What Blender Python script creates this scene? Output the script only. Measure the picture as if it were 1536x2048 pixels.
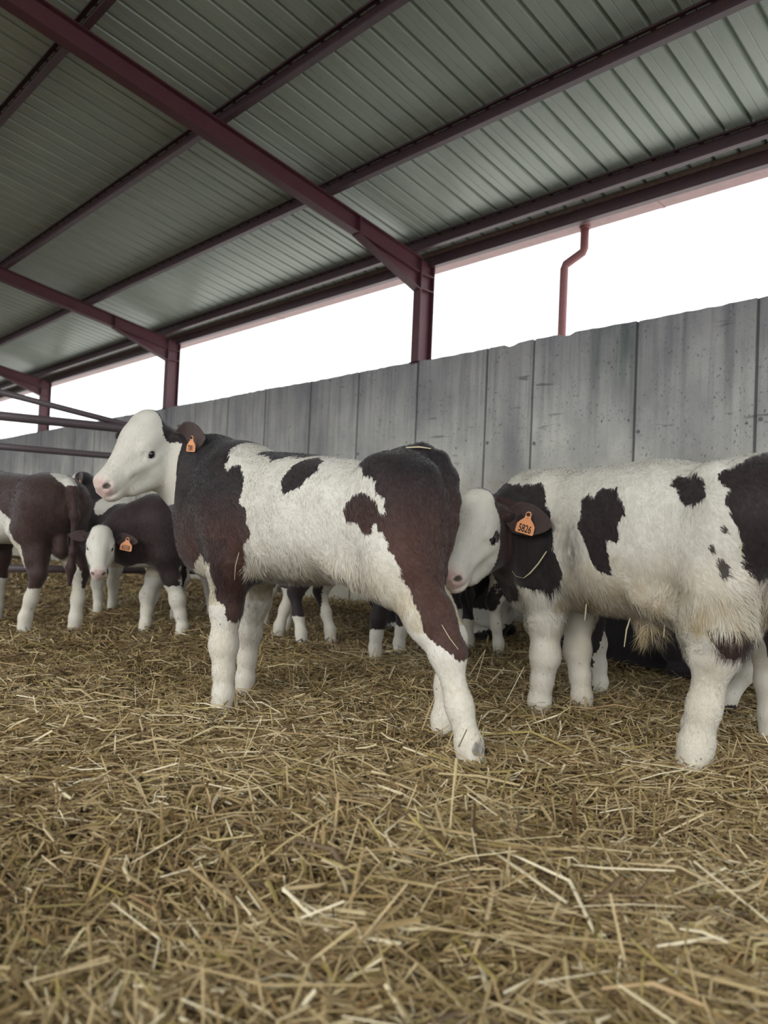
import bpy, math
import numpy as np
from mathutils import Vector, Matrix

SC = bpy.context.scene
COL = SC.collection
for _o in list(bpy.data.objects): bpy.data.objects.remove(_o)
RNG = np.random.default_rng(7)
PREVIEW = False

# ---------------------------------------------------------------- camera
CAM_H = 0.69
YAW, PITCH, ROLL, FPX = 0.806, 0.029, 0.0431, 1512.5
cam_data = bpy.data.cameras.new('camera')
cam = bpy.data.objects.new('camera', cam_data); COL.objects.link(cam)
cam.location = (0, 0, CAM_H)
_v = Vector((-math.sin(YAW)*math.cos(PITCH), math.cos(YAW)*math.cos(PITCH), math.sin(PITCH)))
_r0 = Vector((math.cos(YAW), math.sin(YAW), 0)); _u0 = _r0.cross(_v)
_r = _r0*math.cos(ROLL) + _u0*math.sin(ROLL); _u = -_r0*math.sin(ROLL) + _u0*math.cos(ROLL)
cam.rotation_euler = Matrix(((_r.x, _u.x, -_v.x), (_r.y, _u.y, -_v.y), (_r.z, _u.z, -_v.z))).to_euler()
cam_data.sensor_fit = 'VERTICAL'; cam_data.sensor_height = 36.0
cam_data.lens = FPX/2048*36.0
cam_data.clip_start = 0.05; cam_data.clip_end = 500
cam_data.dof.use_dof = True
cam_data.dof.focus_distance = 2.9
cam_data.dof.aperture_fstop = 2.7
SC.camera = cam

# ---------------------------------------------------------------- sky, light and exposure
world = bpy.data.worlds.new('overcast_sky'); SC.world = world; world.use_nodes = True
wn = world.node_tree; wn.nodes.clear()
wo = wn.nodes.new('ShaderNodeOutputWorld'); bg = wn.nodes.new('ShaderNodeBackground')
tc = wn.nodes.new('ShaderNodeTexCoord'); sx = wn.nodes.new('ShaderNodeSeparateXYZ'); cr = wn.nodes.new('ShaderNodeValToRGB')
cr.color_ramp.elements[0].position = 0.0; cr.color_ramp.elements[0].color = (0.42, 0.44, 0.47, 1)
cr.color_ramp.elements[1].position = 0.08; cr.color_ramp.elements[1].color = (0.93, 0.97, 1.0, 1)
e = cr.color_ramp.elements.new(1.0); e.color = (1.0, 1.0, 1.0, 1)
wn.links.new(tc.outputs['Generated'], sx.inputs[0]); wn.links.new(sx.outputs['Z'], cr.inputs[0])
wn.links.new(cr.outputs[0], bg.inputs[0]); wn.links.new(bg.outputs[0], wo.inputs[0])
bg.inputs[1].default_value = 1.0
SC.view_settings.view_transform = 'Standard'; SC.view_settings.look = 'None'
SC.view_settings.gamma = 1.0; SC.view_settings.use_curve_mapping = False
SC.view_settings.exposure = 1.2
sun_d = bpy.data.lights.new('soft_sun', 'SUN'); sun_d.energy = 0.8; sun_d.angle = math.radians(35); sun_d.color = (1.0, 0.96, 0.88)
sun = bpy.data.objects.new('soft_sun', sun_d); COL.objects.link(sun)
sun.rotation_euler = Vector((-0.25, 0.80, -0.50)).to_track_quat('-Z', 'Y').to_euler()

# ---------------------------------------------------------------- helpers
def link(o, parent=None):
    COL.objects.link(o)
    if parent is not None: o.parent = parent
    return o
def tag(o, label=None, cat=None, group=None, kind=None):
    if label: o['label'] = label
    if cat: o['category'] = cat
    if group: o['group'] = group
    if kind: o['kind'] = kind
    return o
def empty(name, loc=(0, 0, 0), rz=0.0):
    o = bpy.data.objects.new(name, None); o.location = loc; o.rotation_euler = (0, 0, rz); o.empty_display_size = 0.1
    return link(o)
def np_mesh(name, V, F4=None, F3=None, smooth=True):
    """fast mesh from numpy arrays: quads F4 (n,4), triangles F3 (m,3)"""
    me = bpy.data.meshes.new(name)
    V = np.ascontiguousarray(V, dtype=np.float32)
    F4 = np.zeros((0, 4), np.int32) if F4 is None else np.asarray(F4, np.int32)
    F3 = np.zeros((0, 3), np.int32) if F3 is None else np.asarray(F3, np.int32)
    me.vertices.add(len(V)); me.vertices.foreach_set('co', V.ravel())
    me.loops.add(F4.size + F3.size)
    me.loops.foreach_set('vertex_index', np.concatenate([F4.ravel(), F3.ravel()]).astype(np.int32))
    n = len(F4) + len(F3); me.polygons.add(n)
    st = np.concatenate([np.arange(len(F4))*4, F4.size + np.arange(len(F3))*3]).astype(np.int32)
    me.polygons.foreach_set('loop_start', st)
    try: me.polygons.foreach_set('loop_total', np.concatenate([np.full(len(F4), 4), np.full(len(F3), 3)]).astype(np.int32))
    except Exception: pass
    me.polygons.foreach_set('use_smooth', np.full(n, smooth, dtype=bool))
    me.update(calc_edges=True); me.validate()
    return me
def attr(me, name, data):
    data = np.asarray(data, np.float32)
    if data.ndim == 1:
        a = me.attributes.new(name, 'FLOAT', 'POINT'); a.data.foreach_set('value', data)
    else:
        a = me.attributes.new(name, 'FLOAT_VECTOR', 'POINT'); a.data.foreach_set('vector', np.ascontiguousarray(data).ravel())
def mobj(name, me, mat, parent=None):
    o = bpy.data.objects.new(name, me)
    if mat is not None:
        for m in (mat if isinstance(mat, (list, tuple)) else [mat]): me.materials.append(m)
    return link(o, parent)
class MB:
    """collects boxes, tubes and extrusions into ONE mesh"""
    def __init__(s): s.v = []; s.f = []; s.mi = []
    def raw(s, V, F, m=0):
        b = len(s.v); s.v += [tuple(p) for p in V]; s.f += [tuple(b+i for i in f) for f in F]; s.mi += [m]*len(F)
    def box(s, lo, hi, m=0):
        x0, y0, z0 = lo; x1, y1, z1 = hi
        s.raw([(x0,y0,z0),(x1,y0,z0),(x1,y1,z0),(x0,y1,z0),(x0,y0,z1),(x1,y0,z1),(x1,y1,z1),(x0,y1,z1)],
              [(0,3,2,1),(4,5,6,7),(0,1,5,4),(1,2,6,5),(2,3,7,6),(3,0,4,7)], m)
    def bar(s, a, b, w, h, up=(0, 0, 1), m=0):
        a = Vector(a); b = Vector(b); d = (b-a).normalized(); r = d.cross(Vector(up)).normalized(); u = r.cross(d)
        V = [p + r*sx*w/2 + u*sz*h/2 for p in (a, b) for sx, sz in ((-1,-1),(1,-1),(1,1),(-1,1))]
        s.raw(V, [(3,2,1,0),(4,5,6,7),(0,1,5,4),(1,2,6,5),(2,3,7,6),(3,0,4,7)], m)
    def tube(s, pts, r, n=12, m=0, cap=True):
        pts = [Vector(p) for p in pts]; rings = []; prev = None
        rr = r if isinstance(r, (list, tuple)) else [r]*len(pts)
        for i, p in enumerate(pts):
            d = (pts[min(i+1, len(pts)-1)] - pts[max(i-1, 0)]).normalized()
            ref = prev if prev is not None else (Vector((0,0,1)) if abs(d.z) < .9 else Vector((1,0,0)))
            x = (ref - d*ref.dot(d)).normalized(); y = d.cross(x); prev = x
            rings.append([p + x*rr[i]*math.cos(2*math.pi*k/n) + y*rr[i]*math.sin(2*math.pi*k/n) for k in range(n)])
        V = [q for rg in rings for q in rg]; F = []
        for i in range(len(pts)-1):
            for k in range(n):
                a = i*n+k; b = i*n+(k+1) % n; F.append((a, b, b+n, a+n))
        if cap: F.append(tuple(range(n))[::-1]); F.append(tuple((len(pts)-1)*n+k for k in range(n)))
        s.raw(V, F, m)
    def extr(s, prof, a, b, up=(0, 0, 1), m=0, closed=True):
        """2D profile (right, up) swept straight from a to b"""
        a = Vector(a); b = Vector(b); d = (b-a).normalized(); r = d.cross(Vector(up)).normalized(); u = r.cross(d)
        n = len(prof); V = [p + r*x + u*y for p in (a, b) for x, y in prof]
        F = [(k, (k+1) % n, (k+1) % n+n, k+n) for k in range(n if closed else n-1)]
        if closed: F += [tuple(range(n))[::-1], tuple(range(n, 2*n))]
        s.raw(V, F, m)
    def build(s, name, mat, parent=None, smooth=False, bevel=0):
        me = bpy.data.meshes.new(name); me.from_pydata(s.v, [], s.f); me.update()
        me.polygons.foreach_set('material_index', s.mi)
        if smooth: me.polygons.foreach_set('use_smooth', [True]*len(me.polygons))
        o = mobj(name, me, mat, parent)
        if bevel:
            bm = o.modifiers.new('bevel', 'BEVEL'); bm.width = bevel; bm.segments = 2; bm.limit_method = 'ANGLE'
        return o
def ibeam(w, h, tf, tw):
    """I-section profile, centred, top at 0"""
    return [(-w/2,-h),(w/2,-h),(w/2,-h+tf),(tw/2,-h+tf),(tw/2,-tf),(w/2,-tf),(w/2,0),(-w/2,0),(-w/2,-tf),(-tw/2,-tf),(-tw/2,-h+tf),(-w/2,-h+tf)]

# numpy value noise --------------------------------------------------
_LAT = np.random.default_rng(3).random((32, 32, 32)).astype(np.float32)*2-1
def vnoise(P, seed=0):
    P = np.asarray(P, np.float64) + seed*7.31
    i = np.floor(P).astype(np.int64); f = P - i; f = f*f*(3-2*f)
    o = 0
    for a in (0, 1):
        for b in (0, 1):
            for c in (0, 1):
                w = (f[..., 0] if a else 1-f[..., 0])*(f[..., 1] if b else 1-f[..., 1])*(f[..., 2] if c else 1-f[..., 2])
                o = o + w*_LAT[(i[..., 0]+a) % 32, (i[..., 1]+b) % 32, (i[..., 2]+c) % 32]
    return o

# materials ---------------------------------------------------------
class NT:
    def __init__(s, name, rough=.6, spec=.5, metal=0.0):
        s.m = bpy.data.materials.new(name); s.m.use_nodes = True; s.t = s.m.node_tree
        s.b = s.t.nodes['Principled BSDF']; s.b.inputs['Roughness'].default_value = rough
        s.b.inputs['Specular IOR Level'].default_value = spec; s.b.inputs['Metallic'].default_value = metal
    def n(s, ty, **kw):
        o = s.t.nodes.new(ty)
        for k, v in kw.items(): setattr(o, k, v)
        return o
    def l(s, a, b): s.t.links.new(a, b)
    def val(s, x, sock):
        if hasattr(x, 'is_linked') or hasattr(x, 'links'): s.l(x, sock)
        else: sock.default_value = x
    def math(s, op, a, b=0.0, c=None, clamp=False):
        o = s.n('ShaderNodeMath', operation=op); o.use_clamp = clamp
        s.val(a, o.inputs[0]); s.val(b, o.inputs[1])
        if c is not None: s.val(c, o.inputs[2])
        return o.outputs[0]
    def rng(s, x, a, b, c=0.0, d=1.0, smooth=False):
        o = s.n('ShaderNodeMapRange'); o.interpolation_type = 'SMOOTHSTEP' if smooth else 'LINEAR'
        s.val(x, o.inputs[0])
        for i, q in enumerate((a, b, c, d)): o.inputs[1+i].default_value = q
        return o.outputs[0]
    def noise(s, vec, scale, detail=3, rough=.55, dist=0.0, out='Fac'):
        o = s.n('ShaderNodeTexNoise'); o.inputs['Scale'].default_value = scale; o.inputs['Detail'].default_value = detail
        o.inputs['Roughness'].default_value = rough; o.inputs['Distortion'].default_value = dist
        if vec is not None: s.l(vec, o.inputs['Vector'])
        return o.outputs[out]
    def mix(s, f, a, b, mode='MIX'):
        o = s.n('ShaderNodeMix', data_type='RGBA', blend_type=mode)
        s.val(f, o.inputs[0])
        for q, k in ((a, 6), (b, 7)):
            if isinstance(q, (tuple, list)): o.inputs[k].default_value = (*q[:3], 1)
            else: s.l(q, o.inputs[k])
        return o.outputs[2]
    def pos(s): return s.n('ShaderNodeNewGeometry').outputs['Position']
    def scale(s, vec, sc):
        o = s.n('ShaderNodeMapping'); o.inputs['Scale'].default_value = sc; s.l(vec, o.inputs[0]); return o.outputs[0]
    def at(s, name, out='Fac'):
        o = s.n('ShaderNodeAttribute'); o.attribute_name = name; return o.outputs[out]
    def sep(s, vec):
        o = s.n('ShaderNodeSeparateXYZ'); s.l(vec, o.inputs[0]); return o.outputs
    def color(s, c):
        if isinstance(c, (tuple, list)): s.b.inputs['Base Color'].default_value = (*c[:3], 1)
        else: s.l(c, s.b.inputs['Base Color'])
    def bump(s, h, strength=.3, dist=.01):
        o = s.n('ShaderNodeBump'); o.inputs['Strength'].default_value = strength; o.inputs['Distance'].default_value = dist
        s.l(h, o.inputs['Height']); s.l(o.outputs[0], s.b.inputs['Normal'])
# ================================================================ SHED
WALL_Y, WALL_H = 5.19, 2.362
SLOPE = 0.179
def purl_z(y): return 3.375 + SLOPE*(5.19-y)      # underside of the purlins = top of the rafters
XL, XR = -34.0, 4.0

def mat_steel(name, base, rust=.35, scale=8):
    t = NT(name, rough=.45, spec=.4)
    p = t.pos()
    n1 = t.rng(t.noise(p, scale, 5), .45, .75); n2 = t.rng(t.noise(p, scale*5, 4), .4, .8)
    c = t.mix(t.math('MULTIPLY', n1, rust), base, (.16, .075, .05))
    c = t.mix(t.math('MULTIPLY', n2, .35), c, (.10, .09, .10))
    t.color(c); t.bump(n2, .15, .003)
    return t.m
M_red = mat_steel('red_oxide_steel', (.115, .034, .046), .3)
M_purlin = mat_steel('grimy_purlin_steel', (.085, .048, .06), .45, 14)
M_gutter = mat_steel('faded_gutter_steel', (.36, .20, .20), .25, 5)
M_pipe = mat_steel('faded_downpipe_paint', (.33, .13, .13), .2, 6)
M_rail = mat_steel('worn_galvanised_rail', (.12, .095, .105), .3, 20)

def mat_sheet():
    t = NT('pale_green_roof_sheet', rough=.34, spec=.9)
    p = t.pos()
    n = t.noise(t.scale(p, (6, 1.2, 1)), 1.3, 5); g = t.rng(n, .35, .7)
    c = t.mix(g, (.39, .46, .395), (.48, .545, .475))
    d = t.rng(t.noise(p, 25, 4), .62, .8)
    c = t.mix(t.math('MULTIPLY', d, .4), c, (.22, .20, .17))
    t.color(c); t.bump(n, .05, .01)
    return t.m
def mat_concrete():
    t = NT('board_cast_concrete', rough=.85, spec=.25)
    p = t.pos(); x, y, z = t.sep(p)
    base = t.noise(t.scale(p, (1.4, 1, .9)), 1.0, 6, .6)
    c = t.mix(t.rng(base, .38, .62), (.46, .455, .44), (.90, .88, .79))
    # rain streaks that run down from the top
    st = t.noise(t.scale(p, (16, 1, .55)), 1.0, 5, .65)
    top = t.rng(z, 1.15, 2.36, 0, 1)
    s = t.math('MULTIPLY', t.rng(st, .47, .72), t.math('POWER', top, .8))
    c = t.mix(t.math('MULTIPLY', s, .85), c, (.14, .145, .16))
    c = t.mix(t.math('MULTIPLY', top, .62), c, (.25, .245, .28))  # upper wall darkened evenly, contrast with the sky glare put into the colour
    # green damp stain
    gx = t.math('MULTIPLY', t.rng(x, -3.35, -3.0, 0, 1, True), t.rng(x, -2.85, -2.6, 1, 0, True))
    gz = t.math('MULTIPLY', t.rng(z, 1.5, 2.1, 0, 1), t.rng(t.noise(t.scale(p, (9, 1, .7)), 1, 4), .36, .62))
    c = t.mix(t.math('MULTIPLY', t.math('MULTIPLY', gx, gz), .75), c, (.085, .115, .115))
    # splash dirt at the foot
    lo = t.math('MULTIPLY', t.rng(z, 1.05, 1.5, 1, 0, True), t.rng(t.noise(p, 3.5, 5), .3, .62))
    c = t.mix(t.math('MULTIPLY', lo, .55), c, (.42, .37, .26))
    lo2 = t.math('MULTIPLY', t.rng(z, .2, .9, 1, 0, True), .7)
    c = t.mix(lo2, c, (.28, .25, .18))
    # pits
    v = t.n('ShaderNodeTexVoronoi'); v.inputs['Scale'].default_value = 34; t.l(t.scale(p, (1, 1, .8)), v.inputs['Vector'])
    sel = t.rng(t.noise(p, 7, 4), .50, .60)
    pit = t.math('MULTIPLY', t.rng(t.noise(t.scale(p, (1, 1, .65)), 62, 2, .5, .6), .645, .69), t.rng(t.noise(p, 5, 3), .42, .58, .25, 1))
    v2 = t.n('ShaderNodeTexVoronoi'); v2.inputs['Scale'].default_value = 12; t.l(t.scale(p, (1, 1, .6)), v2.inputs['Vector'])
    pit2 = t.math('MULTIPLY', t.rng(v2.outputs['Distance'], .05, .11, 1, 0), t.rng(t.noise(p, 2.3, 3), .5, .6))
    pit = t.math('MAXIMUM', pit, pit2)
    scr = t.math('MULTIPLY', t.rng(t.noise(t.scale(p, (3, 1, 26)), 1.0, 3, .5, .4), .66, .70), t.rng(t.noise(p, 1.4, 2), .55, .62))
    pit = t.math('MAXIMUM', pit, t.math('MULTIPLY', scr, .7))
    c = t.mix(t.math('MULTIPLY', pit, .8), c, (.05, .05, .05))
    c = t.mix(t.math('MULTIPLY', t.at('joint'), .75), c, (.07, .07, .07))
    jx = t.noise(t.scale(p, (2.2, 1, .35)), 1.0, 4); c = t.mix(t.rng(jx, .52, .68, 0, .38), c, (.17, .17, .185))
    fine = t.noise(p, 90, 4)
    c = t.mix(t.rng(fine, .35, .7, 0, .18), c, (.2, .2, .2))
    t.color(c)
    t.bump(t.math('SUBTRACT', t.math('MULTIPLY', fine, .3), pit), .6, .006)
    return t.m
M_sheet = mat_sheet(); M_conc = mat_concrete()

# ---- concrete wall: board joints as real grooves, chipped top edge
joints = [-1.08, -1.91, -2.77, -3.69, -4.18, -5.02, -5.87, -6.67, -7.54, -8.37, -9.18]
xj = -9.18
while xj > XL+1: xj -= .82; joints.append(xj)
def wall():
    xs = []
    for x in np.arange(XL, XR, .05 ): xs.append(float(x))
    prof = {}
    for j in joints:
        for d, dep in ((-.012, 0), (-.007, .012), (.007, .012), (.012, 0)): prof[j+d] = dep
        xs = [q for q in xs if abs(q-j) > .014]
    xs += list(prof); xs.sort()
    rr = np.random.default_rng(5)
    V = []; F = []
    zz = [0-.3, .35, .8, 1.2, 1.6, 2.0, 2.30]
    for i, x in enumerate(xs):
        dep = prof.get(x, 0.0)
        zt = WALL_H + .004*math.sin(x*3.1)+.0025*rr.normal() - (.022 if (-4.0 < x < -3.3 and rr.random() < .35) else 0)
        for z in zz: V.append((x, WALL_Y+dep, z))
        V.append((x, WALL_Y+dep+.003, zt)); V.append((x, WALL_Y+.22, zt)); V.append((x, WALL_Y+.22, -.3))
    n = len(zz)+3
    for i in range(len(xs)-1):
        for k in range(n-1): a = i*n+k; F.append((a, a+n, a+n+1, a+1))
    me = bpy.data.meshes.new('wall'); me.from_pydata(V, [], F); me.update()
    attr(me, 'joint', np.repeat([1.0 if prof.get(x, 0) > 0 else 0.0 for x in xs], n))
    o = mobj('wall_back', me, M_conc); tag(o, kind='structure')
    mb = MB()      # board seam lips and tie-hole plugs, part of the wall
    for j in joints:
        if j < -12: continue
        for z in (.62, 1.52+.03*math.sin(j*9)):
            mb.tube([(j+.035, WALL_Y+.001, z), (j+.035, WALL_Y-.004, z)], .015, 10)
    t = mb.build('tie_holes', M_tie, o)
M_tie = NT('tie_hole_mortar', rough=.9); M_tie.color((.20, .20, .20)); M_tie = M_tie.m
wall()

# ---- roof: trapezoid sheet, ribs run down the slope
def roof():
    pitch = .175; x = XL; P = []
    x0 = -2.10 - pitch*math.ceil((-2.10-XL)/pitch)
    k = 0
    while x0 + k*pitch < XR:
        a = x0 + k*pitch
        P += [(a-.040, 0), (a-.027, .034), (a-.011, .034), (a, 0), (a+.052, 0), (a+.058, .004), (a+.064, 0)]
        k += 1
    y0 = 5.46
    Z = lambda y: purl_z(y)+.118
    rows = [y0, -6.5]; V = []; F = []; n = len(P)
    for y in rows:
        for (px, pz) in P: V.append((px, y, Z(y)+pz))
    for r in range(len(rows)-1):
        for i in range(n-1): a = r*n+i; F.append((a, a+1, a+n+1, a+n))
    me = bpy.data.meshes.new('roof'); me.from_pydata(V, [], F); me.update()
    o = mobj('ceiling', me, M_sheet); tag(o, kind='structure')
    s = o.modifiers.new('thickness', 'SOLIDIFY'); s.thickness = .003; s.offset = 1
roof()

# ---- purlins: C-sections on top of the rafters, parallel to the wall
C_PROF = [(-.022, 0), (.030, 0), (.030, .014), (.026, .014), (.026, .004), (-.018, .004), (-.018, .114), (.026, .114), (.026, .104), (.030, .104), (.030, .118), (-.022, .118)]
def purlins():
    where = ['along the eave above the wall', 'first up the slope from the eave', 'second up the slope from the eave', 'third up the slope from the eave, across the top left', '', '', '', '', '', '', '']
    for i in range(11):
        y = 5.10 - 1.069*i
        mb = MB(); mb.extr(C_PROF, (XL, y, purl_z(y)), (XR, y, purl_z(y)))
        rr = np.random.default_rng(i)
        if i < 4:                                   # sheet clips and grime nests on the top edge
            for _ in range(26):
                x = -12 + 11*rr.random(); s = .006+.008*rr.random()
                mb.box((x, y-.034, purl_z(y)+.10), (x+.03, y-.022, purl_z(y)+.10+s*1.4))
        o = mb.build('purlin', M_purlin)
        if i < 4: tag(o, 'dark grimy steel purlin, ' + where[i], 'purlin', 'roof purlins')
        else: tag(o, 'dark steel purlin higher up the roof slope towards the ridge', 'purlin', 'roof purlins')
purlins()

# ---- steel frames
POST_X = [-.07, -5.08, -10.09, -15.10, -20.11, -25.12]
names = {0: 'red steel rafter with its post at the right end of the wall',
         1: 'nearest dark red steel portal frame, its post standing behind the calves in the middle',
         2: 'second dark red steel portal frame, its post rising above the white calf head',
         3: 'third red steel portal frame, its post above the pen rails at the left edge',
         4: 'fourth red steel portal frame far down the shed',
         5: 'last red steel portal frame at the far end of the shed'}
def frames():
    for i, X in enumerate(POST_X):
        e = empty('portal_frame', (X, WALL_Y, 0))
        tag(e, names[i], 'roof frame')
        mb = MB()
        # post: I-section, flange facing the pen
        w, h = .10, .19
        zt = purl_z(5.19)-.005; z0 = 1.6
        y0 = .002
        mb.box((-w/2, y0, WALL_H-.35), (w/2, y0+.009, zt)); mb.box((-w/2, y0+h-.009, WALL_H-.35), (w/2, y0+h, zt))
        mb.box((-.0035, y0+.009, WALL_H-.35), (.0035, y0+h-.009, zt))
        for z in (3.075, 3.22): mb.box((-w/2, y0+.009, z-.005), (w/2, y0+h-.009, z+.005))     # stiffeners
        mb.box((-.075, y0-.004+.004, WALL_H-.006), (.075, y0+.212, WALL_H+.006))
        p = mb.build('post', M_red, e)
        # rafter
        mb = MB(); H = .155
        b = Vector((0, -11.5, purl_z(5.19-11.5))); a = Vector((0, .002, purl_z(5.19)))
        mb.extr(ibeam(.10, H, .009, .007), a, b)
        r = mb.build('rafter', M_red, e)
        # haunch: a tapered web with its own lower flange
        mb = MB(); y1 = -.80
        zb1 = purl_z(5.19-.80)-H; zb0 = 3.065; zt0 = purl_z(5.19)-H
        mb.raw([(.0035, 0, zt0), (.0035, y1, zb1), (.0035, 0, zb0), (-.0035, 0, zt0), (-.0035, y1, zb1), (-.0035, 0, zb0)], [(0,1,2), (5,4,3), (0,2,5,3)])
        mb.bar((0, y1-.01, zb1-.002), (0, 0.0, zb0), .10, .010)
        mb.box((-.05, y1-.005, zb1), (-.0035, y1+.005, zb1+H-.01)); mb.box((.0035, y1-.005, zb1), (.05, y1+.005, zb1+H-.01))
        mb.build('haunch', M_red, e)
frames()

# ---- eaves: gutter hung outside the wall line, rusty closure strip, downpipe
def eaves():
    mb = MB()
    g = [(0, .10), (0, 0), (.17, 0), (.17, .12), (.166, .12), (.166, .004), (.004, .004), (.004, .10)]
    y0 = 5.405; z0 = 3.345
    V = []; F = []
    n = len(g)
    for X in (XL, XR):
        for (a, b) in g: V.append((X, y0+a, z0+b))
    for k in range(n): F.append((k, (k+1) % n, (k+1) % n+n, k+n))
    mb.raw(V, F)
    for X in np.arange(-30.3, 3, 2.5): mb.box((X, y0-.003, z0-.003), (X+.03, y0+.173, z0+.10))
    o = mb.build('gutter', M_gutter)
    tag(o, 'long faded reddish box gutter hung along the outside of the eave', 'gutter')
    mb = MB()
    mb.box((XL, 5.325, 3.425), (XR, 5.331, 3.462))
    o = mb.build('eave_flashing', mat_steel('rusty_flashing', (.30, .20, .17), .8, 30))
    tag(o, 'narrow rusty flashing strip between the eave purlin and the gutter', 'flashing')
    mb = MB(); mb.box((XL, 5.335, 3.325), (XR, 5.395, 3.425)); o = mb.build('eave_beam', M_purlin)
    tag(o, 'dark steel edge beam between the eave purlin and the gutter', 'beam')
    mb = MB(); X = -3.44
    pts = [(X, 5.50, 3.36), (X, 5.50, 3.16), (X-.01, 5.497, 3.13), (X-.15, 5.46, 3.045), (X-.16, 5.457, 3.01), (X-.165, 5.457, 1.2)]
    mb.tube(pts, .036, 16)
    mb.tube([(X, 5.50, 3.37), (X, 5.50, 3.325)], .046, 16)
    o = mb.build('downpipe', M_pipe, smooth=True)
    tag(o, 'reddish round downpipe with a cranked bend dropping behind the concrete wall', 'downpipe')
eaves()

# ---- pen rails on the left
def tri(P0, P1, t): return tuple(P0[i]+(P1[i]-P0[i])*t for i in range(3))
def fence():
    A = (-6.27, 1.78); B = (-5.42, 5.12)
    e = empty('pen_fence', (A[0], A[1], 0)); tag(e, 'dark steel tube pen fence running behind the calves to the wall', 'fence')
    d = Vector((B[0]-A[0], B[1]-A[1], 0)); 
    for z, r, nm in ((.30, .030, 'rail'), (1.235, .026, 'rail'), (1.47, .036, 'rail')):
        mb = MB(); T = 1.0 if z < .5 else .43; p = [(d.x*t*T, d.y*t*T, z) for t in (0, .25, .5, .75, 1)]; mb.tube(p, r, 14); mb.build(nm, M_rail, e, smooth=True)
    mb = MB(); mb.tube([(0, 0, 1.665), (d.x*.43, d.y*.43, 1.43)], .024, 12); mb.build('brace', M_rail, e, smooth=True)
    for t in (0, .43):
        mb = MB(); mb.tube([(d.x*t, d.y*t, -.1), (d.x*t, d.y*t, 1.55)], .038, 14); mb.build('fence_post', M_rail, e, smooth=True)
fence()
# ================================================================ STRAW BED
def terrain(x, y):
    """height of the trodden bedding under the loose straw"""
    x = np.asarray(x, float); y = np.asarray(y, float)
    P = np.stack([x, y, x*0], -1)
    z = .030*vnoise(P*1.1, 3) + .022*vnoise(P*2.7, 5) + .010*vnoise(P*6.5, 9) - .035
    def bump(cx, cy, r, a): return a*np.exp(-((x-cx)**2+(y-cy)**2)/(r*r))
    z = z + bump(-1.45, 2.75, .55, .045) + bump(-2.4, 2.6, .6, .03) + bump(-1.0, 1.25, .35, .035) + bump(-3.6, 2.1, .7, .03)
    z = z - bump(-1.25, .62, .22, .06) - bump(-.72, .98, .18, .05) - bump(-.95, 1.62, .25, .03) - bump(-2.0, 1.15, .3, .02)
    for fx, fy in FEET: z = z - bump(fx, fy, .05, .012) + bump(fx, fy, .13, .030)
    far = np.clip((-x-5.3)/1.0, 0, 1)
    return z - .02*far
FEET = [(-2.46, 1.55), (-2.65, 1.79), (-1.40, 1.75), (-1.66, 1.92), (-1.64, 2.45), (-.98, 2.30)]

def ground():
    xs = np.concatenate([np.linspace(-34, -9, 26), np.linspace(-8.8, -4.6, 43), np.linspace(-4.5, .8, 177), np.linspace(1.0, 4, 16)])
    ys = np.concatenate([np.linspace(-10, -1, 19), np.linspace(-.9, 3.6, 151), np.linspace(3.7, 5.3, 33)])
    X, Y = np.meshgrid(xs, ys, indexing='ij'); Z = terrain(X, Y)
    V = np.stack([X, Y, Z], -1).reshape(-1, 3); ny = len(ys)
    i, j = np.meshgrid(np.arange(len(xs)-1), np.arange(ny-1), indexing='ij'); a = (i*ny+j).ravel()
    me = np_mesh('floor', V, np.stack([a, a+ny, a+ny+1, a+1], 1))
    t = NT('trodden_bedding', rough=.95, spec=.15); p = t.pos()
    n = t.noise(p, 9, 6, .65); n2 = t.noise(p, 70, 4)
    c = t.mix(t.rng(n, .35, .65), (.050, .034, .020), (.12, .085, .045)); c = t.mix(t.rng(n2, .5, .7, 0, .6), c, (.24, .175, .09))
    t.color(c); t.bump(t.math('ADD', n, n2), .8, .03)
    o = mobj('floor', me, t.m); tag(o, kind='structure')
    # unseen yards, coloured for bounced light: pale outside the wall, dark before the shed
    mb = MB(); mb.box((-60, 5.42, -.6), (40, 60, -.35))
    m2 = MB(); m2.box((-60, -60, -.4), (40, -10, -.10)); tq = NT('low_bounce_yard', rough=.95); tq.color((.16, .14, .11)); o = m2.build('ground', tq.m); tag(o, kind='structure')
    t = NT('bounce_yard', rough=.95); t.color((.80, .79, .75)); o = mb.build('ground', t.m); tag(o, kind='structure')
ground()

def mat_straw():
    t = NT('loose_straw', rough=.48, spec=.35)
    a = t.at('shade'); b = t.at('hue'); p = t.at('along')
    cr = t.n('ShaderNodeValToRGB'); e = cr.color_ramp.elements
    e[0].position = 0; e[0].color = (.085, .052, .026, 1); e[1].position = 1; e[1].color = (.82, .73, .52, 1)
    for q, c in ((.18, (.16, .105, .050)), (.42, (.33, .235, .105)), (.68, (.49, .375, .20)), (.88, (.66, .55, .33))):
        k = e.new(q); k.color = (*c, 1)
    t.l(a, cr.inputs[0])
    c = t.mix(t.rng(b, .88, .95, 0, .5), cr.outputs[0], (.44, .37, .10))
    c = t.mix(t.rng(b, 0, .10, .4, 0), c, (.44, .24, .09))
    c = t.mix(t.math('MULTIPLY', t.rng(t.noise(t.pos(), 45, 3), .5, .75), .35), c, (.15, .10, .055))
    t.color(c)
    return t.m
M_straw = mat_straw()

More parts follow.
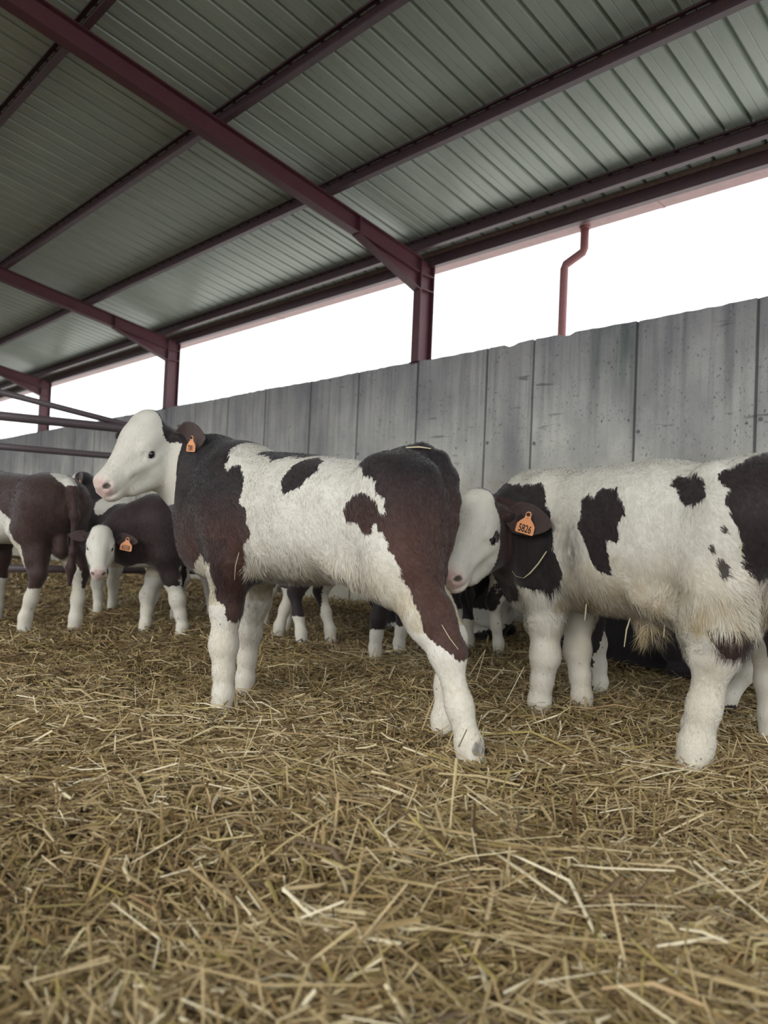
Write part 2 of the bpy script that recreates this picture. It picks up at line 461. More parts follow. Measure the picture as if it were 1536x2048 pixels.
def make_straws(xy, rng, Lm, Wm, nseg=2, zr=.052, tiltm=.24, shade_mu=.5):
    n = len(xy); x, y = xy[:, 0], xy[:, 1]
    P = np.stack([x, y, x*0], 1)
    th = (vnoise(P*1.7, 11)*2.6+vnoise(P*.6, 12)*3) + np.where(rng.random(n) < .55, rng.normal(0, .6, n), rng.random(n)*math.pi)
    L = Lm*np.exp(rng.normal(0, .45, n)); L = np.clip(L, Lm*.3, Lm*2.6)
    W = Wm*np.clip(np.exp(rng.normal(0, .35, n)), .45, 2.2)
    tilt = rng.normal(0, tiltm, n); st = rng.random(n) < .09; tilt[st] = rng.normal(0, .75, st.sum())
    u = rng.random(n); z = terrain(x, y)+.002+zr*u**1.2
    d = np.stack([np.cos(th)*np.cos(tilt), np.sin(th)*np.cos(tilt), np.sin(tilt)], 1)
    s = np.cross(d, np.array([0, 0, 1.0])); s /= np.linalg.norm(s, axis=1)[:, None]; v = np.cross(s, d)
    ro = rng.normal(0, .5, n); s, v = s*np.cos(ro)[:, None]+v*np.sin(ro)[:, None], v*np.cos(ro)[:, None]-s*np.sin(ro)[:, None]
    C = np.stack([x, y, z], 1)
    bend = rng.normal(0, .09, n)*L; bend2 = rng.normal(0, .04, n)*L
    kink = rng.random(n) < .12; bend[kink] *= 3.0
    ring = []
    for k in range(nseg+1):
        t = k/nseg*2-1; c = C + d*(L/2*t)[:, None] + s*(bend*(1-t*t))[:, None] + v*(bend2*(1-t*t))[:, None]
        w = (W/2*(1 if abs(t) < .99 else .8))[:, None]
        ring += [c-s*w, c+v*w*.75, c+s*w] if nseg > 1 else [c-s*w, c+v*w*.6, c+s*w]
    V = np.stack(ring, 1).reshape(-1, 3); m = (nseg+1)*3; b = np.arange(n)*m; F = []
    for k in range(nseg):
        for q in range(3 if nseg > 1 else 2):
            a = k*3+q; a2 = k*3+(q+1) % 3; F.append(np.stack([b+a, b+a2, b+a2+3, b+a+3], 1))
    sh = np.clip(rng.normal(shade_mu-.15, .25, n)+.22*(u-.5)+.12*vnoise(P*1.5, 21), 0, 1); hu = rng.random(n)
    return V, np.concatenate(F), np.repeat(sh, m), np.repeat(hu, m)

def straw_bed():
    rng = np.random.default_rng(42)
    k = .35 if PREVIEW else 1.0
    out = []
    # (r0, r1, per m2, length, width, segments)
    for r0, r1, dens, L, W, seg in ((.70, 1.5, 19000, .068, .0042, 2), (1.5, 2.6, 16000, .066, .0040, 2), (2.6, 4.2, 9500, .070, .0044, 2), (4.2, 6.0, 4800, .075, .0058, 1), (6.0, 8.2, 2600, .08, .008, 1), (8.2, 14.0, 900, .10, .013, 1)):
        a0, a1 = YAW-.80, YAW+.80
        n = int(dens*k*.5*(r1*r1-r0*r0)*(a1-a0))
        r = np.sqrt(rng.random(n)*(r1*r1-r0*r0)+r0*r0); a = a0+(a1-a0)*rng.random(n)
        keep = (np.abs(a-YAW) < .62) | (rng.random(n) < .35); r = r[keep]; a = a[keep]
        xy = np.stack([-np.sin(a)*r, np.cos(a)*r], 1); xy = xy[xy[:, 1] < 5.1]
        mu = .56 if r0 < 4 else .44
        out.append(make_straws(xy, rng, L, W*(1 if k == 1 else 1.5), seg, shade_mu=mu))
    # heaps: aligned sheaves of longer stalks lying on top
    for cx, cy, sp, th0, n, L in ((-1.35, 1.35, .22, .9, 900, .15), (-.85, 1.25, .25, 2.2, 700, .14), (-2.1, 1.3, .3, .2, 800, .14), (-1.7, 1.0, .3, 1.2, 500, .15), (-1.2, 2.0, .3, 2.8, 700, .13), (-3.0, 1.35, .4, .5, 900, .13), (-1.1, .95, .25, .4, 420, .17), (-.55, 1.15, .2, 1.6, 350, .16), (-2.6, 2.5, .5, 1.2, 1200, .12), (-1.6, 2.95, .4, .3, 900, .12)):
        n = int(n*k); xy = rng.normal(0, sp, (n, 2))+[cx, cy]
        out.append(make_straws(xy, rng, L, .0052, 2, zr=.07, tiltm=.14, shade_mu=.66))
    V = []; F = []; S = []; H = []; o = 0
    for v, f, s, h in out: V.append(v); F.append(f+o); S.append(s); H.append(h); o += len(v)
    me = np_mesh('straw', np.concatenate(V), np.concatenate(F), smooth=False)
    attr(me, 'shade', np.concatenate(S)); attr(me, 'hue', np.concatenate(H))
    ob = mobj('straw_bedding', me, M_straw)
    tag(ob, 'deep loose golden straw bedding spread over the whole pen floor', 'straw', kind='stuff')
    print('straw verts', o)
straw_bed()
# ================================================================ ANIMAL ENGINE
def cr_interp(xs, ys, x):
    """smooth (Catmull-Rom) interpolation of a profile"""
    xs = np.asarray(xs, float); ys = np.asarray(ys, float)
    m = np.gradient(ys, xs)
    i = np.clip(np.searchsorted(xs, x)-1, 0, len(xs)-2)
    h = xs[i+1]-xs[i]; t = np.clip((x-xs[i])/h, 0, 1)
    return (2*t**3-3*t**2+1)*ys[i] + (t**3-2*t**2+t)*h*m[i] + (-2*t**3+3*t**2)*ys[i+1] + (t**3-t**2)*h*m[i+1]

class SDF:
    """smooth union of tapered capsules, ellipsoids and lofted sections, polygonised into one continuous skin"""
    def __init__(s): s.p = []
    def add(s, fn, lo, hi, k, op='u'): s.p.append((fn, np.array(lo, float), np.array(hi, float), k, op))
    def cap(s, a, b, ra, rb, k=.04, op='u'):
        a = np.array(a, float); b = np.array(b, float); r = max(ra, rb)
        ab = b-a; L2 = float(ab@ab)+1e-12
        def fn(P):
            t = np.clip(((P-a)@ab)/L2, 0, 1)
            return np.linalg.norm(P-a-t[..., None]*ab, axis=-1) - (ra+(rb-ra)*t)
        s.add(fn, np.minimum(a, b)-r, np.maximum(a, b)+r, k, op)
    def chain(s, pts, k=.04, op='u'):
        for (a, ra), (b, rb) in zip(pts[:-1], pts[1:]): s.cap(a, b, ra, rb, k, op)
    def ell(s, c, r, k=.04, R=None, op='u'):
        c = np.array(c, float); r = np.array(r, float); R = np.eye(3) if R is None else np.asarray(R, float)
        def fn(P):
            q = (P-c)@R; a = np.linalg.norm(q/r, axis=-1); b = np.linalg.norm(q/(r*r), axis=-1)+1e-9
            return a*(a-1)/b
        m = r.max(); s.add(fn, c-m, c+m, k, op)
    def loft(s, O, R, xs, top, bot, hw, n=2.3, k=.04, taper=0.0, yc=None):
        """R columns: forward, lateral, up"""
        O = np.array(O, float); R = np.asarray(R, float)
        def fn(P):
            q = (P-O)@R; x = np.clip(q[..., 0], xs[0], xs[-1])
            t = cr_interp(xs, top, x); b = cr_interp(xs, bot, x); w = np.maximum(cr_interp(xs, hw, x), .01)
            c = (t+b)/2; h = np.maximum((t-b)/2, .01)
            z = (q[..., 2]-c)/h
            w = w*(1-taper*np.clip(-z, 0, 1))
            y = q[..., 1] if yc is None else q[..., 1]-cr_interp(xs, yc, x)
            g = (np.abs(y/w)**n+np.abs(z)**n)**(1/n)
            d = (g-1)*np.minimum(h, w); dx = q[..., 0]-x
            return np.where(np.abs(dx) > 1e-9, np.sqrt(np.maximum(d, 0)**2+dx*dx), d)
        C = np.array([[x, y, z] for x in (xs[0], xs[-1]) for y in (-max(hw), max(hw)) for z in (min(bot), max(top))])
        W = C@R.T + O
        s.add(fn, W.min(0)-.02, W.max(0)+.02, k)
    def mesh(s, h, smooth=2):
        lo = np.min([p[1] for p in s.p if p[4] == 'u'], axis=0)-3*h; hi = np.max([p[2] for p in s.p if p[4] == 'u'], axis=0)+3*h
        N = np.ceil((hi-lo)/h).astype(int)+1
        F = np.full(N, 1e3, np.float32)
        for fn, a, b, k, op in s.p:
            pad = k+2.5*h
            i0 = np.clip(np.floor((a-pad-lo)/h).astype(int), 0, N); i1 = np.clip(np.ceil((b+pad-lo)/h).astype(int)+1, 0, N)
            if np.any(i1 <= i0): continue
            ax = [lo[d]+h*np.arange(i0[d], i1[d]) for d in range(3)]
            P = np.stack(np.meshgrid(*ax, indexing='ij'), -1)
            d = fn(P).astype(np.float32); sl = tuple(slice(i0[q], i1[q]) for q in range(3)); f = F[sl]
            if op == 'u':
                m = np.maximum(k-np.abs(f-d), 0)/k; F[sl] = np.minimum(f, d)-m*m*k/4
            else:
                d = -d; m = np.maximum(k-np.abs(f-d), 0)/k; F[sl] = np.maximum(f, d)+m*m*k/4
        S = F < 0
        n0, n1, n2 = N-1
        cnt = np.zeros((n0, n1, n2), np.int8)
        for a in (0, 1):
            for b in (0, 1):
                for c in (0, 1): cnt += S[a:a+n0, b:b+n1, c:c+n2]
        act = (cnt > 0) & (cnt < 8); idx = np.full(act.shape, -1, np.int32); I = np.argwhere(act); idx[act] = np.arange(len(I))
        acc = np.zeros((len(I), 3)); num = np.zeros(len(I))
        cor = [(a, b, c) for a in (0, 1) for b in (0, 1) for c in (0, 1)]
        val = {c: F[I[:, 0]+c[0], I[:, 1]+c[1], I[:, 2]+c[2]] for c in cor}
        for c in cor:
            for ax in range(3):
                if c[ax] == 0:
                    d = list(c); d[ax] = 1; d = tuple(d); f0 = val[c]; f1 = val[d]
                    m = (f0 < 0) != (f1 < 0); t = np.where(m, f0/np.where(f0 == f1, 1, f0-f1), 0)
                    p = np.array(c, float)[None]+np.zeros((len(I), 3)); p[:, ax] = t
                    acc += p*m[:, None]; num += m
        V = lo + h*(I+acc/num[:, None])
        Q = []
        for ax in range(3):
            o1, o2 = [(1, 2), (2, 0), (0, 1)][ax]
            sl0 = [slice(1, -1)]*3; sl0[ax] = slice(0, -1); sl1 = list(sl0); sl1[ax] = slice(1, None)
            A = S[tuple(sl0)]; B = S[tuple(sl1)]
            E = np.argwhere(A != B); off = np.ones(3, int); off[ax] = 0; E = E+off
            sgn = S[E[:, 0], E[:, 1], E[:, 2]]
            def g(d1, d2):
                e = E.copy(); e[:, o1] -= d1; e[:, o2] -= d2
                return idx[np.minimum(e[:, 0], n0-1), np.minimum(e[:, 1], n1-1), np.minimum(e[:, 2], n2-1)]
            q = np.stack([g(1, 1), g(0, 1), g(0, 0), g(1, 0)], 1)
            q[~sgn] = q[~sgn][:, ::-1]
            Q.append(q)
        Q = np.concatenate(Q); Q = Q[(Q >= 0).all(1)]
        for it in range(smooth):      # light relaxation
            for lam in (.55, -.5):
                A = np.zeros_like(V); c = np.zeros(len(V))
                for a, b in ((0, 1), (1, 2), (2, 3), (3, 0)):
                    np.add.at(A, Q[:, a], V[Q[:, b]]); np.add.at(A, Q[:, b], V[Q[:, a]])
                    np.add.at(c, Q[:, a], 1); np.add.at(c, Q[:, b], 1)
                V = V+lam*(A/np.maximum(c, 1)[:, None]-V)
        return V, Q

def vnormals(V, Q):
    n = np.cross(V[Q[:, 2]]-V[Q[:, 0]], V[Q[:, 3]]-V[Q[:, 1]]); N = np.zeros_like(V)
    for k in range(4): np.add.at(N, Q[:, k], n)
    return N/(np.linalg.norm(N, axis=1)[:, None]+1e-12), np.linalg.norm(n, axis=1)/2

def poly_sd(P2, poly):
    """signed distance to a polygon, positive inside"""
    poly = np.asarray(poly, float); d = np.full(len(P2), 1e9); ins = np.zeros(len(P2), bool); n = len(poly)
    for i in range(n):
        a = poly[i]; b = poly[(i+1) % n]; e = b-a; w = P2-a
        t = np.clip((w@e)/(e@e+1e-12), 0, 1); q = w-t[:, None]*e; d = np.minimum(d, (q*q).sum(1))
        c = ((a[1] > P2[:, 1]) != (b[1] > P2[:, 1])) & (P2[:, 0] < (b[0]-a[0])*(P2[:, 1]-a[1])/(b[1]-a[1]+1e-12)+a[0]); ins ^= c
    d = np.sqrt(d); return np.where(ins, d, -d)

def frame_from(direction, up=(0, 0, 1), roll=0.0):
    f = Vector(direction).normalized(); u = Vector(up); l = u.cross(f).normalized(); u = f.cross(l)
    if roll:
        q = Matrix.Rotation(roll, 3, f); l = q @ l; u = q @ u
    return np.array([list(f), list(l), list(u)]).T      # columns forward, left, up

# coat material: pigment carried by the skin, plus painted shade in nostrils and mouth ('root' keeps fur the colour of the skin it grows from)
def mat_coat(name, fine=1.0):
    t = NT(name, rough=.62, spec=.30)
    vec = t.at('root', 'Vector'); sd = t.at('sd'); tone = t.at('tone'); stain = t.at('stain'); pink = t.at('pink')
    n1 = t.noise(vec, 26, 3); n2 = t.noise(t.scale(vec, (1, 1, .45)), 130, 3)
    e = t.math('ADD', sd, t.math('MULTIPLY', t.math('SUBTRACT', n1, .5), .030))
    e = t.math('ADD', e, t.math('MULTIPLY', t.math('SUBTRACT', n2, .5), .022))
    dark = t.rng(e, -.0015, .0015, 0, 1, True)
    w = t.mix(t.rng(t.noise(vec, 9, 4), .35, .7), (.80, .775, .70), (.73, .70, .62))
    w = t.mix(t.math('MULTIPLY', stain, t.rng(t.noise(vec, 14, 5), .2, .62)), w, (.50, .40, .235))
    sp = t.math('MULTIPLY', t.rng(t.noise(vec, 55, 3), .69, .73), t.at('dirt'))
    w = t.mix(sp, w, (.07, .055, .04))
    b = t.mix(t.rng(tone, 0, 1), (.016, .013, .016), (.082, .036, .027))
    b = t.mix(t.rng(t.noise(vec, 7, 4), .35, .7, 0, .45), b, (.035, .018, .016))
    c = t.mix(dark, w, b)
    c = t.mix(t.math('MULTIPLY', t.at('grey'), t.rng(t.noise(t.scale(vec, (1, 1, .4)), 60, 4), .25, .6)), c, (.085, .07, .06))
    c = t.mix(pink, c, t.mix(t.rng(t.noise(vec, 60, 3), .4, .6), (.60, .41, .37), (.70, .52, .47)))
    t.color(c)
    t.b.inputs['Sheen Weight'].default_value = .25; t.b.inputs['Sheen Roughness'].default_value = .5
    t.bump(t.math('ADD', t.math('MULTIPLY', t.noise(t.scale(vec, (1, 1, .4)), 75, 4, .6, 1.2), 1.0), t.math('MULTIPLY', t.noise(vec, 300, 2), .3)), .35*fine, .006)
    return t.m
M_coat = mat_coat('calf_coat')
M_eye = NT('dark_wet_eye', rough=.08, spec=.8); M_eye.color((.012, .012, .018)); M_eye = M_eye.m
M_tag = NT('orange_plastic_tag', rough=.42, spec=.45); M_tag.color((.85, .36, .16)); M_tag = M_tag.m
M_tagtxt = NT('black_tag_print', rough=.6); M_tagtxt.color((.015, .01, .01)); M_tagtxt = M_tagtxt.m
M_tagfine = NT('faded_tag_print', rough=.6); M_tagfine.color((.50, .20, .09)); M_tagfine = M_tagfine.m
M_hoof = NT('dark_hoof_horn', rough=.5); M_hoof.color((.06, .045, .035)); M_hoof = M_hoof.m

def ear_mesh(O, d, face, L=.17, W=.052, cup=.45, droop=.0):
    """leaf shaped cupped ear growing from O along d, its hollow side looking along 'face'"""
    d = Vector(d).normalized(); f = Vector(face); f = (f-d*f.dot(d)).normalized(); s = d.cross(f)
    nt, ns = 22, 17; V = []; inner = []; N0 = 0
    for side in (0, 1):
        for i in range(nt):
            t = i/(nt-1)
            w = W*(math.sin(math.pi*min(t*.94+.06, 1)**.85)**.62)*(1.0 if t > .25 else .55+.45*t/.25)*(1 if t < 1 else .05)
            for j in range(ns):
                q = (j/(ns-1))*2-1
                ang = q*cup*(2.4-1.5*t)
                c = w*math.sin(ang)/max(math.sin(cup*(2.4-1.5*t)), .3) if cup > .02 else w*q
                dep = -w*(math.cos(ang)-math.cos(cup*(2.4-1.5*t)))*1.15
                th = .0045*(1-abs(q)**3)*(1-.5*t) + .0012
                p = Vector(O)+d*(t*L)+s*c+f*(dep + (th if side == 0 else -th)) + Vector((0, 0, -droop*t*t))
                V.append(tuple(p)); inner.append(1.0 if side == 0 else 0.0)
    F = []
    n = nt*ns
    for i in range(nt-1):
        for j in range(ns-1):
            a = i*ns+j; F.append((a, a+1, a+ns+1, a+ns)); F.append((n+a, n+a+ns, n+a+ns+1, n+a+1))
    for i in range(nt-1):
        for j in (0, ns-1):
            a = i*ns+j; q = (a, a+ns, n+a+ns, n+a); F.append(q if j == 0 else q[::-1])
    for j in range(ns-1):
        a = (nt-1)*ns+j; F.append((a, a+1, n+a+1, n+a))
    return np.array(V), np.array(F), np.array(inner)

def strands(P, N, D, L, W, lift, rng, bendz=0.0):
    """tapered ribbons: roots P, normals N, flow D, length L, width W"""
    n = len(P)
    T = D-(D*N).sum(1)[:, None]*N; T /= (np.linalg.norm(T, axis=1)[:, None]+1e-9)
    dr = T+N*lift[:, None]; dr /= np.linalg.norm(dr, axis=1)[:, None]
    S = np.cross(dr, N); S /= (np.linalg.norm(S, axis=1)[:, None]+1e-9)
    a = rng.random(n)*1.6-.8; S = S*np.cos(a)[:, None]+np.cross(S, dr)*np.sin(a)[:, None]
    mid = P+dr*(L*.5)[:, None]+N*(L*.06)[:, None]; tip = P+dr*L[:, None]-N*(L*.10)[:, None]+np.array([0, 0, -1.0])*(bendz*L)[:, None]
    w = W[:, None]/2
    V = np.stack([P-S*w, P+S*w, mid+S*w*.8, mid-S*w*.8, tip], 1).reshape(-1, 3)
    b = np.arange(n)*5
    F4 = np.stack([b, b+1, b+2, b+3], 1); F3 = np.stack([b+3, b+2, b+4], 1)
    return V, F4, F3

def tag_obj(name, text, pos, right, up, width, parent, fine=True):
    """orange two-piece ear tag: button, neck and square blade with its number"""
    w = width; h = w*.72
    out = [(-w/2+.06*w, -h), (w/2-.06*w, -h), (w/2, -h+.06*w), (w/2*.97, -h*.38), (w*.36, -h*.16), (w*.17, h*.10), (w*.15, h*.30)]
    top = [(w*.15*math.cos(a), h*.38+w*.15*math.sin(a)) for a in np.linspace(-.2, math.pi+.2, 13)]
    left = [(-x, y) for x, y in out[::-1]][:-1]
    P = out + top + left + [(-w/2, -h+.06*w)][:0]
    P = [(x, y) for x, y in P]
    r = Vector(right).normalized(); u = Vector(up); u = (u-r*u.dot(r)).normalized(); n = r.cross(u)
    O = Vector(pos)
    mb = MB(); th = .0014; m = len(P)
    C = [O+r*x+u*y+n*(th) for x, y in P]+[O+r*x+u*y-n*(th) for x, y in P]
    mb.raw(C, [tuple(range(m))[::-1], tuple(range(m, 2*m))]+[(k, (k+1) % m, (k+1) % m+m, k+m)[::-1] for k in range(m)], 0)
    mb.tube([O+u*h*.38-n*.004, O+u*h*.38+n*.005], w*.095, 12, m=1)
    def put(txt, cx, cy, size, mi, sxs=1.0):
        cu = bpy.data.curves.new('t', 'FONT'); cu.body = txt; cu.size = size; cu.align_x = 'CENTER'; cu.align_y = 'CENTER'; cu.offset = .02*size
        ob = bpy.data.objects.new('t', cu); COL.objects.link(ob)
        dg = bpy.context.evaluated_depsgraph_get(); me = bpy.data.meshes.new_from_object(ob.evaluated_get(dg))
        V = [O+r*(cx+v.co.x*sxs)+u*(cy+v.co.y)+n*(th+.0004) for v in me.vertices]
        mb.raw(V, [tuple(p.vertices) for p in me.polygons], mi)
        bpy.data.objects.remove(ob); bpy.data.curves.remove(cu)
    put(text, 0, -h*.66, h*.74, 1, .66)
    if fine: put('FR', 0, h*.10, h*.12, 2, .9)
    o = mb.build(name, [M_tag, M_tagtxt, M_tagfine], parent)
    return o
# ================================================================ CALVES
TX = [-.56, -.535, -.49, -.41, -.30, -.18, -.05, .08, .22, .36, .48, .60, .70, .76]
TT = [.80, .86, .905, .945, .965, .950, .952, .962, .972, .985, .985, .955, .88, .80]
TB = [.68, .63, .60, .58, .565, .555, .53, .505, .495, .495, .495, .52, .58, .66]
TW = [.05, .095, .135, .165, .18, .185, .20, .21, .20, .175, .155, .13, .10, .05]

def head_parts(S, O, R, hs=1.0, hk=.03, poll=1.0, en=0.0):
    """skull, jaw, muzzle, brow ridges and cheeks; R columns forward, left, dorsal"""
    O = np.array(O, float)
    W = lambda u, v, n: O + R @ np.array([u, v, n])*hs
    xs = np.array([-.07, -.035, .01, .06, .11, .16, .21, .26, .30, .335, .36])*hs
    top = np.array([.06, .118, .150, .152, .138, .112, .088, .070, .060, .046, .015])*hs
    bot = np.array([-.05, -.125, -.160, -.166, -.158, -.140, -.116, -.094, -.078, -.060, -.03])*hs
    hw = np.array([.055, .085, .097, .100, .090, .075, .063, .057, .058, .055, .035])*hs
    S.loft(O, R, xs, top*poll, bot, hw, n=2.35, k=hk, taper=.28)
    S.ell(W(.322, 0, .010), np.array([.034, .053, .040])*hs, .02, R)            # muzzle pad
    S.ell(W(.315, 0, -.045), np.array([.045, .042, .030])*hs, .02, R)          # lower lip and chin
    S.ell(W(-.02, 0, .118), np.array([.05, .06, .04])*hs, .04, R)              # poll
    for y in (-1, 1):
        S.ell(W(.098-en*.6, y*.078, .052), np.array([.048, .022, .030])*hs, .025, R)  # brow
        S.ell(W(.070, y*.062, -.065), np.array([.085, .034, .058])*hs, .04, R)  # cheek
        S.cap(W(.11, y*.078, -.01), W(.23, y*.052, .0), .014*hs, .010*hs, .03)  # cheek bone
        S.cap(W(-.01, y*.055, -.125), W(.24, y*.030, -.082), .024*hs, .016*hs, .03)  # jaw line
        S.ell(W(.118, y*(.101-en*.25), .017+en), np.array([.026, .016, .020])*hs, .010, R, 's')  # eye socket
        ey = np.array([0, -en*.25, en]); a = [W(u_, y*(v_+ey[1]), n_+ey[2]) for u_, v_, n_ in ((.093, .089, .012), (.104, .0945, .034), (.120, .0935, .038), (.136, .087, .026), (.143, .080, .008))]
        for p, q in zip(a[:-1], a[1:]): S.cap(p, q, .0058*hs, .0058*hs, .008)
        a = [W(u_, y*(v_+ey[1]), n_+ey[2]) for u_, v_, n_ in ((.093, .089, .012), (.104, .092, .000), (.122, .088, -.003), (.143, .080, .008))]
        for p, q in zip(a[:-1], a[1:]): S.cap(p, q, .0050*hs, .0050*hs, .008)
        S.cap(W(.340, y*.055, .020), W(.362, y*.034, .004), .0105*hs, .0085*hs, .010, 's')  # nostril
        S.cap(W(.338, y*.062, .022), W(.350, y*.05, .026), .005*hs, .004*hs, .008, 's')
        m = [W(.352, y*.028, -.038), W(.315, y*.056, -.036), W(.27, y*.062, -.030), W(.225, y*.064, -.020)]
        for p, q in zip(m[:-1], m[1:]): S.cap(p, q, .0055*hs, .0045*hs, .008, 's')
    return W

def leg_front(S, sh, elb, kn, ft, toe, s=1.0, k=.045, fat=1.0):
    """shoulder, elbow, knee, fetlock, toe"""
    mid = tuple((np.array(elb)*.45+np.array(kn)*.55))
    S.cap(sh, elb, .095*s, .072*s*fat, .08)
    S.chain([(elb, .070*s*fat), (mid, .050*s*fat), (kn, .043*s*fat)], k)
    kb = np.array(kn)-np.array([0, 0, .055])*s; can = np.array(kn)*.45+np.array(ft)*.55
    S.chain([(tuple(kb+[0, 0, .04]), .040*s*fat), (tuple(can), .0315*s*fat), (ft, .0355*s*fat)], .04)
    S.chain([(ft, .036*s*fat), (toe, .038*s*fat)], .02)
    S.ell(np.array(kn)+[.006*s, 0, -.005*s], np.array([.043, .040, .060])*s*fat, .03)

def leg_hind(S, hip, st, hk, ft, toe, s=1.0, k=.05, fat=1.0, thigh=1.0):
    """hip, stifle-side thigh point, hock, fetlock, toe"""
    hip = np.array(hip); st = np.array(st); hk = np.array(hk); ft = np.array(ft); toe = np.array(toe)
    S.cap(hip, st, .135*s*thigh, .115*s*thigh, .09)
    g = st*.40+hk*.60
    S.chain([(tuple(st), .108*s*thigh), (tuple(g), .060*s*fat), (tuple(hk+[.01*s, 0, .02*s]), .045*s*fat)], .06)
    S.cap(hk+[-.028*s, 0, .045*s], g+[-.045*s, 0, .05*s], .016*s, .016*s, .04)        # tendon above the hock
    S.ell(hk+[-.022*s, 0, .012*s], np.array([.034, .028, .036])*s*fat, .03)            # point of hock
    can = hk*.45+ft*.55
    S.chain([(tuple(hk), .041*s*fat), (tuple(can), .032*s*fat), (tuple(ft), .0365*s*fat)], .04)
    S.chain([(tuple(ft), .037*s*fat), (tuple(toe), .040*s*fat)], .02)

